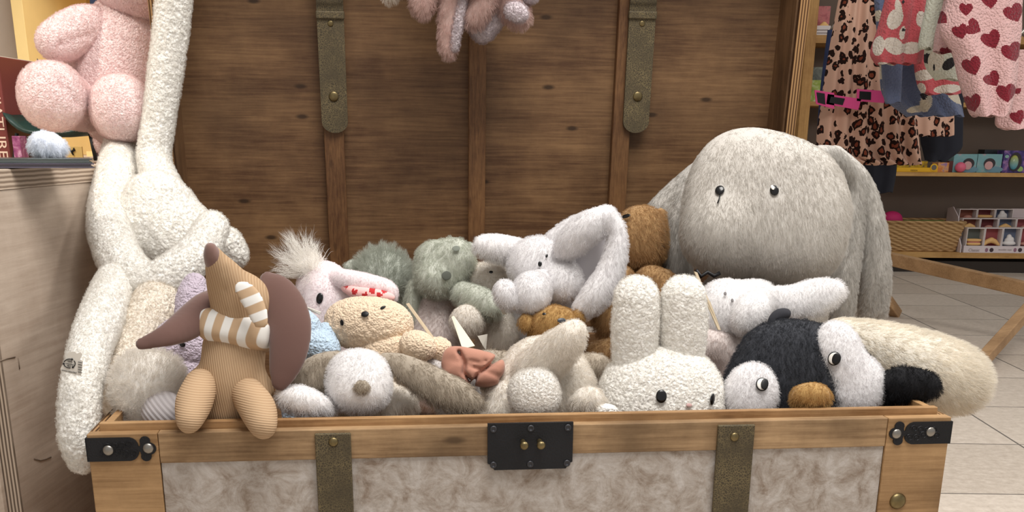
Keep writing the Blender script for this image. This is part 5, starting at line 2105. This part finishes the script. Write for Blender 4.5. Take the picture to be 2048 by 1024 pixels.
text('lettering', 'Classic', 1948, 500.5, 8, plain('grey_ink', (130, 116, 112), .7), ds, Y=YD-.0006)
for px_ in (1983, 2040):
    ring_print(ds, px_, 500, YD, 4, plain('plum_ink', (62, 44, 52), .7), 'round_print', .001)
    ring_print(ds, px_-10, 500, YD, 3, plain('mauve_ink', (150, 110, 130), .7), 'square_print', .001, 4)
text('lettering', 'wooden toys', 2010, 499.5, 5, plain('grey_ink', (130, 116, 112), .7), ds, Y=YD-.0006)

GOLD = plain('baked_gold', (232, 186, 120), .6)
CRUST = plain('pink_biscuit', (196, 140, 126), .6)
ICING = plain('white_icing', (232, 228, 226), .5)
PASTEL = {'olive': plain('box_olive', (104, 112, 108), .6), 'red': plain('box_rose', (168, 84, 88), .6), 'blue': plain('box_slate', (112, 124, 150), .6), 'rust': plain('box_rust', (146, 84, 66), .6), 'wine': plain('box_wine', (118, 48, 52), .6)}


def pastry(kind, c, r, parent):
    """little wooden cakes"""
    I = np.eye(3)
    x, y, z = c
    if kind == 'swirl':
        pr = [El((x, y, z+r*.35), (r*.95, r*.6, r*.35), I), El((x, y, z+r*.8), (r*.65, r*.5, r*.35), I), El((x-.004, y, z+r*1.25), (r*.34, r*.3, r*.35), I), El((x+r*.2, y, z+r*1.0), (r*.4, r*.4, r*.25), I)]
        m_ = ICING
    elif kind == 'croissant':
        pr = [Tube([(x-r, y-.01, z+r*.15), (x-r*.55, y, z+r*.55), (x, y, z+r*.75), (x+r*.55, y, z+r*.55), (x+r, y-.01, z+r*.15)], [r*.2, r*.34, r*.4, r*.34, r*.2])]
        m_ = GOLD
    elif kind == 'sandwich':
        pr = [SEl((x, y, z+r*.25), (r, r*.6, r*.22), I, 4), SEl((x, y, z+r*.75), (r*1.05, r*.6, r*.2), I, 4)]
        m_ = GOLD
    else:
        pr = [El((x, y, z+r*.3), (r, r*.6, r*.3), I), El((x+r*.2, y, z+r*.62), (r*.55, r*.5, r*.3), I)]
        m_ = CRUST if kind == 'bun' else GOLD
    soft('pastry', pr, m_, parent, .004, .0045)
    if kind == 'sandwich':
        soft('filling', [SEl((x, y, z+r*.5), (r*.95, r*.55, r*.1), I, 4)], plain('ham_pink', (196, 120, 124), .6), parent, 0, .004)


def boxed(px0, px1, ptop, pbot, Y, zbase, back, kind, label):
    x0, x1 = sx(px0, pbot, Y)[0], sx(px1, pbot, Y)[0]
    z1 = sx((px0+px1)/2, ptop, Y)[2]
    o = thing('boxed_pastry', label, 'toy box', ((x0+x1)/2, Y+.04, zbase), 0, 'boxed toy pastries in the display')
    xc, w, h = (x0+x1)/2, x1-x0, z1-zbase
    wbox('back_wall', (xc, Y+.078, zbase), (w, .004, h), PASTEL[back], o, 0)
    wbox('side_wall', (x0+.002, Y+.04, zbase), (.004, .078, h), LIL2, o, 0)
    wbox('side_wall', (x1-.002, Y+.04, zbase), (.004, .078, h), LIL2, o, 0)
    wbox('lid', (xc, Y+.04, zbase+h-.004), (w-.008, .078, .004), LIL2, o, 0)
    wbox('label_strip', (xc, Y+.002, zbase), (w-.0085, .004, h*.16), LIL2, o, 0)
    wbox('floor_card', (xc, Y+.04, zbase), (w-.0085, .072, .004), PASTEL[back], o, 0)
    pastry(kind, (xc, Y+.032, zbase+h*.16), w*.42, o)


fr = [('olive', 'sandwich', 'boxed toy sandwich, first in the front row of the display'), ('red', 'croissant', 'boxed toy croissant, second in the front row of the display'),
      ('blue', 'swirl', 'boxed white meringue swirl, third in the front row of the display'), ('red', 'bun', 'boxed golden toy bun, last of the front row at the photo edge')]
for i, (bk_, kd, lb) in enumerate(fr):
    boxed(1931+36*i, 1966+36*i, 456, 492, YD+.015, SZ['a']+.0205, bk_, kd, lb)
mr = [('rust', 'croissant', 'boxed pale toy croissant, first in the middle row behind the basket'), ('wine', 'bun', 'boxed brown toy cake on red, second in the middle row'),
      ('blue', 'croissant', 'boxed toy doughnut on slate blue, third in the middle row'), ('red', 'bun', 'boxed pink toy cake, last in the middle row at the photo edge')]
for i, (bk_, kd, lb) in enumerate(mr):
    boxed(1922+36*i, 1957+36*i, 437, 470, YD+.14, zm0+.0005, bk_, kd, lb)
br_ = [('rust', 'bun', 'boxed golden toy bun, first in the top row of the display'), ('wine', 'sandwich', 'boxed toy burger on red, second in the top row of the display'), ('blue', 'swirl', 'boxed white toy cream cake, third in the top row of the display')]
for i, (bk_, kd, lb) in enumerate(br_):
    boxed(1916+36*i, 1951+36*i, 418, 450, YD+.25, zm1+.0005, bk_, kd, lb)

# small boxes on the upper left shelves
b1, g = shbox('toy_box', 1630, 1662, 12, 'd', patchy('pink_box_print', ((150, 76, 84), (196, 120, 122), (120, 100, 90)), 14, .6, .05), 'pink toy box high on the pine shelf beside the leopard coat')
p_ = sx(1648, 52, YS+.03)
s_ = mpp(p_)
soft('banana_toy', [tb([(0, 0, 0, 0)])] if False else [Tube([(p_[0]-13*s_, p_[1], p_[2]-6*s_), (p_[0], p_[1], p_[2]+2*s_), (p_[0]+13*s_, p_[1], p_[2]-6*s_)], [3*s_, 6*s_, 3*s_])], GOLD, b1, 0, .004)
b1, g = shbox('label_box', 1629, 1662, 51, 'd', plain('white_label_card', (216, 206, 204), .6), 'low white box with grey print lines on the top shelf edge', Y=YS-.0, dep=.02)
for yy in (60, 66):
    bm = bmesh.new()
    add_tube(bm, [PY(x, yy, YS-.0008) for x in (1634, 1645, 1656)], .0022, 4)
    link('print_line', bm_mesh('print_line', bm), plain('grey_ink', (130, 116, 112), .7), b1)
b1, g = shbox('toy_box', 1620, 1646, 160, 'c', patchy('green_box_print', ((120, 150, 60), (160, 176, 90), (210, 214, 190)), 16, .6, .05), 'green toy box on the pine shelf left of the leopard coat')
b1, g = shbox('book', 1618, 1650, 134, 'c', patchy('grey_blue_print', ((90, 96, 92), (120, 126, 122), (150, 160, 150)), 16, .6, .05), 'grey green book standing behind the green toy box', 'book', Y=YS+.2)

# ------------------------------------------------------------------ clothes rack
RW = wood('oak_rack', (142, 110, 76), (184, 148, 108), 'x', 1.0, .5, .2, .3)
rk = thing('clothes_rack', 'oak clothes rack with splayed legs on the tiled floor', 'clothes rack', (2.0, 4.9, 0))


def beam(name, a, b, w, h, parent=rk, mat=RW, up=(0, 0, 1)):
    a, b = Vector(a), Vector(b)
    d = (b-a).normalized()
    s = d.cross(Vector(up)).normalized()
    u = s.cross(d).normalized()
    bm = bmesh.new()
    add_box(bm, 0, (b-a).length, -w/2, w/2, -h/2, h/2, .004)
    M = Matrix.Identity(4)
    for i in range(3):
        M[i][0], M[i][1], M[i][2], M[i][3] = d[i], s[i], u[i], a[i]
    bmesh.ops.transform(bm, matrix=M, verts=bm.verts[:])
    return link(name, bm_mesh(name, bm), mat, parent, smooth=False)


f1_ = PZ(1792, 633, 0)
f2_ = PZ(1938, 757, 0)
f2_[2] = 0.0
t2_ = PY(2075, 602, 4.75)
beam('leg', f2_+np.array([0, 0, .015]), f2_+(t2_-f2_)*3.0, .045, .045)
t1_ = PY(1700, 500, 5.3)
beam('leg', f1_+np.array([0, 0, .012]), f1_+(t1_-f1_)*3.0, .05, .045)
ba, bb_ = PY(1755, 512, 5.62), PY(2060, 580, 4.85)
beam('stretcher', ba, bb_+(bb_-ba)*.6, .045, .06)
RAILZ = 1.98
beam('rail', (1.55, 5.75, RAILZ), (2.75, 3.7, RAILZ), .04, .04)
beam('post', (2.75, 3.7, 0), (2.75, 3.7, RAILZ), .04, .04, up=(0, 1, 0))
beam('post', (1.55, 5.75, 0), (1.55, 5.75, RAILZ), .04, .04, up=(0, 1, 0))


def rail_at(Y):
    f = (5.75-Y)/(5.75-3.7)
    return np.array([1.55+1.2*f, Y, RAILZ])


def garment(name, label, rows, Y, thick, mat, folds=5, amp=.012, top=None, sub=26, per=240, seed=0, vel=None, pfold=1.0, cat='clothing'):
    """hollow garment: outline rows (py, left px, right px) at depth Y, soft vertical folds, a hanger up to the rail"""
    rnd_ = random.Random(seed)
    R = spline(np.array(rows, float), sub)
    hang = rail_at(Y)
    o = thing(name, label, cat, (PY((rows[-1][1]+rows[-1][2])/2, rows[-1][0], Y)[0], Y, PY(0, rows[-1][0], Y)[2]), 0, 'clothes on the rack')
    V = []
    n = len(R)
    ph = [rnd_.uniform(0, 6) for _ in range(4)]
    for i, (py, xl, xr_) in enumerate(R):
        v = i/(n-1)
        for k in range(per):
            a = 2*math.pi*k/per
            c = -math.cos(a)
            u = (math.copysign(abs(c)**.75, c)+1)/2
            p = PY(xl+(xr_-xl)*u, py, Y)
            side = math.sin(a)
            w = amp*(.25+.75*v**pfold)*(math.sin(folds*2*math.pi*u+ph[0]+.6*math.sin(3*v+ph[1]))+.5*math.sin(folds*3.7*u+ph[2]+2*v))
            p[1] += -thick*side*(.55+.45*v)+w
            p[2] += .004*math.sin(folds*2*math.pi*u+ph[3])*v
            V.append(p)
    Q = []
    for i in range(n-1):
        for k in range(per):
            k2 = (k+1) % per
            Q.append((i*per+k, i*per+k2, (i+1)*per+k2, (i+1)*per+k))
    # inner surface, so that the cloth has a thickness and an open hem
    V = np.array(V)
    cen = V.reshape(n, per, 3).mean(1, keepdims=True)
    inner = (cen+(V.reshape(n, per, 3)-cen)*np.array([.985, .82, 1])).reshape(-1, 3)
    off = len(V)
    Q += [(a+off, d+off, c+off, b+off) for a, b, c, d in Q]
    for k in range(per):
        k2 = (k+1) % per
        Q.append(((n-1)*per+k, (n-1)*per+k2, off+(n-1)*per+k2, off+(n-1)*per+k))
        Q.append((k2, k, off+k, off+k2))
    me = fast_mesh('cloth', np.vstack([V, inner]), Q)
    b_ = link('cloth', me, mat, o)
    # hanger
    topc = V[:per].mean(0)
    bm = bmesh.new()
    xl_, xr2_ = PY(R[0][1], R[0][0], Y)[0], PY(R[0][2], R[0][0], Y)[0]
    wv = (xr2_-xl_)*.45
    add_tube(bm, [(topc[0]-wv, Y, topc[2]-.02), (topc[0], Y, topc[2]+.06), (topc[0]+wv, Y, topc[2]-.02)], .008, 8)
    q = [(topc[0], Y, topc[2]+.06), (topc[0]+(hang[0]-topc[0])*.6, Y, topc[2]+.06+(RAILZ-topc[2]-.06)*.6), (hang[0], Y, RAILZ-.03)]
    for a in np.linspace(-90, 90, 7):
        q.append((hang[0]+.026*math.cos(math.radians(a)), Y, RAILZ+.0+.026*math.sin(math.radians(a))))
    add_tube(bm, q, .003, 6)
    link('hanger', bm_mesh('hanger', bm), STEEL, o)
    return o, b_


def cutpaint(b_, fns, extra):
    """give faces a print colour where a print shape (in photo pixels) covers them"""
    cs = np.array([list(p.center) for p in b_.data.polygons])+np.array(wmat(b_).translation)
    v = (cs-CPOS) @ CR.T
    px, py = CXP+FPX*v[:, 0]/v[:, 2], CYP+FPX*v[:, 1]/v[:, 2]
    mi = np.zeros(len(cs), np.int32)
    for idx, fn in fns:
        mi[fn(px, py)] = idx
    for m_ in extra:
        b_.data.materials.append(m_)
    b_.data.polygons.foreach_set('material_index', mi)


def heart(cx, cy, s, ang=0, sq=1.0):
    a = math.radians(ang)

    def fn(px, py):
        x = ((px-cx)*math.cos(a)+(py-cy)*math.sin(a))/(s*sq)
        y = -(-(px-cx)*math.sin(a)+(py-cy)*math.cos(a))/s+.12
        return (x*x+y*y-.62)**3-x*x*y*y*y*1.6 < 0
    return fn


def oval(cx, cy, rx, ry, ang=0):
    a = math.radians(ang)

    def fn(px, py):
        x = ((px-cx)*math.cos(a)+(py-cy)*math.sin(a))/rx
        y = (-(px-cx)*math.sin(a)+(py-cy)*math.cos(a))/ry
        return x*x+y*y < 1
    return fn


LEO = leopard_mat()
NAVY = plain('navy_cloth', (20, 23, 36), .85, var=.1)
NAVY2 = plain('indigo_cloth', (36, 48, 84), .85, var=.15)
HOTP = plain('hot_pink_ribbon', (214, 70, 136), .7)
# navy trousers and jackets behind
garment('dark_trousers', 'dark navy trousers hanging behind the leopard dress, hem showing below it', [(60, 1718, 1800), (200, 1722, 1798), (330, 1726, 1794), (385, 1722, 1786)], 5.55, .03, NAVY, 2, .008, seed=3)
garment('navy_coat', 'navy coat with a rounded hem behind the leopard dresses', [(40, 1830, 1925), (150, 1835, 1927), (270, 1840, 1926), (300, 1845, 1922), (322, 1850, 1895)], 5.50, .03, NAVY, 2, .006, seed=4)
garment('denim_jacket', 'indigo garment at the left end of the rack behind the leopard dress', [(60, 1655, 1700), (180, 1640, 1690), (290, 1632, 1680)], 5.62, .03, NAVY2, 2, .006, seed=5)
# leopard dresses
d2, _ = garment('leopard_dress', 'leopard print dress further along the rack, under the blue fleece', [(30, 1760, 1900), (150, 1765, 1905), (260, 1770, 1907), (272, 1772, 1904)], 5.35, .035, LEO, 5, .010, seed=6)
d1, cl1 = garment('leopard_dress', 'long leopard print dress with pink tabs at the left of the rack', [(-60, 1690, 1780), (0, 1678, 1800), (100, 1660, 1815), (200, 1645, 1830), (300, 1638, 1842), (329, 1690, 1846)], 5.10, .055, LEO, 6, .022, seed=8)
for pts in (((1629, 180), (1632, 208), (1668, 218), (1668, 186)), ((1655, 188), (1652, 208), (1716, 220), (1722, 198)), ((1714, 178), (1713, 202), (1768, 206), (1768, 182))):
    yq = 4.985
    c = card('velcro_tab', [PY(x, y, yq) for x, y in pts], .008, HOTP, d1)
    (ax, ay), (bx, by), (cx_, cy_), (dx, dy) = pts
    f0, f1q = .10, .52
    q = [(ax+(dx-ax)*f0, ay+(dy-ay)*f0+4), (bx+(cx_-bx)*f0, by+(cy_-by)*f0-4), (bx+(cx_-bx)*f1q, by+(cy_-by)*f1q-4), (ax+(dx-ax)*f1q, ay+(dy-ay)*f1q+4)]
    card('black_patch', [PY(x, y, yq-.0055) for x, y in q], .003, BLACK, c)
# blue fleece
BLU = boucle('slate_blue_fleece', (98, 108, 136), 120, .006)
CRF = boucle('cream_fleece', (206, 196, 176), 120, .006)
BLF = boucle('charcoal_fleece', (46, 44, 46), 120, .006)
_, bl = garment('blue_jumper', 'slate blue fleece jumper with cream paw prints, front of the leopard dresses', [(-40, 1745, 1800), (40, 1752, 1830), (120, 1760, 1890), (190, 1768, 1920), (232, 1815, 1932)], 4.75, .04, BLU, 3, .014, seed=9)
cutpaint(bl, [(1, oval(1757, 32, 9, 12)), (1, oval(1760, 142, 16, 16)), (1, oval(1779, 178, 14, 12)), (1, oval(1852, 205, 12, 20, 15)), (1, oval(1835, 218, 22, 7, -10)), (1, oval(1915, 196, 22, 10, 30)), (2, oval(1848, 190, 7, 9)), (2, oval(1790, 172, 4, 5))], [CRF, BLF])
garment('blue_sleeve', 'slate blue fleece sleeve hanging in front of the leopard dress', [(60, 1765, 1815), (120, 1762, 1806), (185, 1766, 1802), (206, 1770, 1800)], 4.62, .03, BLU, 1, .004, seed=19)
# swan fleece
RED_F = boucle('coral_red_fleece', (190, 88, 94), 130, .006)
WHT_F = boucle('swan_white_fleece', (212, 202, 190), 130, .006)
sw = [(1, oval(1790, 38, 15, 22, 25)), (1, oval(1797, 15, 7, 16, -10)), (1, oval(1757, 92, 12, 20, 10)), (1, oval(1788, 92, 22, 16, 30)), (1, oval(1805, 66, 6, 14, 10)), (1, oval(1822, 96, 22, 12, -5)), (1, oval(1842, 38, 10, 16)), (1, oval(1775, 132, 20, 6, 15)),
      (2, oval(1807, 60, 3, 3)), (2, oval(1806, 4, 3, 3)), (1, oval(1850, 150, 26, 11, -10)), (1, oval(1895, 178, 28, 9, -5)), (1, oval(1842, 178, 10, 12))]
_, s1 = garment('swan_fleece', 'coral red fleece with white swans hanging above the blue jumper', [(-60, 1785, 1850), (0, 1770, 1858), (60, 1755, 1852), (105, 1742, 1848), (128, 1752, 1842)], 4.45, .05, RED_F, 3, .012, seed=11)
cutpaint(s1, sw, [WHT_F, BLF])
_, s2 = garment('swan_dress', 'coral red fleece hem with white swans below the dog face', [(60, 1826, 1900), (130, 1828, 1912), (170, 1834, 1920), (188, 1842, 1922)], 4.60, .035, RED_F, 2, .008, seed=12)
cutpaint(s2, sw, [WHT_F, BLF])
# mint sleeve
MINT = boucle('mint_fleece', (206, 208, 192), 130, .006)
_, m1 = garment('mint_sleeve', 'pale mint fleece sleeve between the coral fleece and the heart jacket', [(-60, 1860, 1905), (10, 1852, 1896), (60, 1842, 1884), (90, 1838, 1870), (98, 1842, 1862)], 4.25, .04, MINT, 1, .005, seed=13)
_, m2 = garment('puppy_fleece', 'cream fleece with a black eared puppy face under the heart jacket', [(40, 1862, 1925), (90, 1850, 1925), (130, 1850, 1926), (160, 1872, 1926)], 4.35, .035, MINT, 1, .005, seed=14)
cutpaint(m2, [(2, oval(1855, 117, 11, 10)), (2, oval(1898, 128, 16, 10, -40)), (1, oval(1872, 120, 16, 22, 15)), (2, oval(1875, 95, 12, 3, 0)), (2, oval(1868, 135, 2, 7))], [boucle('ivory_fleece', (214, 206, 190), 130, .006), BLF])
# heart jackets
PKF = boucle('pink_fleece', (214, 174, 172), 150, .006, strength=1.0)
DRD = boucle('wine_red_fleece', (122, 34, 46), 150, .006)
_, h2 = garment('heart_fleece', 'pink heart fleece at the right photo edge, behind the front heart jacket', [(100, 2005, 2075), (200, 1996, 2080), (245, 1990, 2085), (258, 1996, 2085)], 4.15, .04, PKF, 2, .006, seed=15)
cutpaint(h2, [(1, heart(2036, 236, 15, -20)), (1, heart(2035, 183, 8))], [DRD])
_, h1 = garment('heart_fleece', 'pink fleece jacket with wine red hearts, largest garment on the rack', [(-80, 1900, 2060), (0, 1893, 2046), (60, 1880, 2044), (110, 1906, 2038), (160, 1918, 2034), (220, 1938, 2022), (232, 1946, 2012)], 4.00, .055, PKF, 2, .012, per=360, sub=34, seed=16)
hs = [(1932, 20, 14, 0), (1980, 3, 17, -10), (2029, 28, 20, -25), (1948, 56, 17, -60), (1921, 65, 16, -20), (1984, 81, 20, -25), (2025, 106, 21, -20), (1945, 134, 20, -20), (1986, 160, 17, -35), (2013, 188, 20, -8), (1945, 208, 19, -15), (1893, 109, 11, 0), (1885, 38, 13, -50)]
cutpaint(h1, [(1, heart(*q)) for q in hs], [DRD])
_, h3 = garment('heart_sleeve', 'pink fleece sleeve with wine hearts behind the mint sleeve', [(-60, 1895, 1950), (0, 1888, 1945), (60, 1872, 1920), (105, 1866, 1915)], 4.18, .035, PKF, 1, .006, seed=17)
cutpaint(h3, [(1, heart(*q)) for q in ((1885, 38, 14, -50), (1921, 65, 17, -20), (1893, 106, 13, -10), (1932, 20, 14, 0))], [DRD])
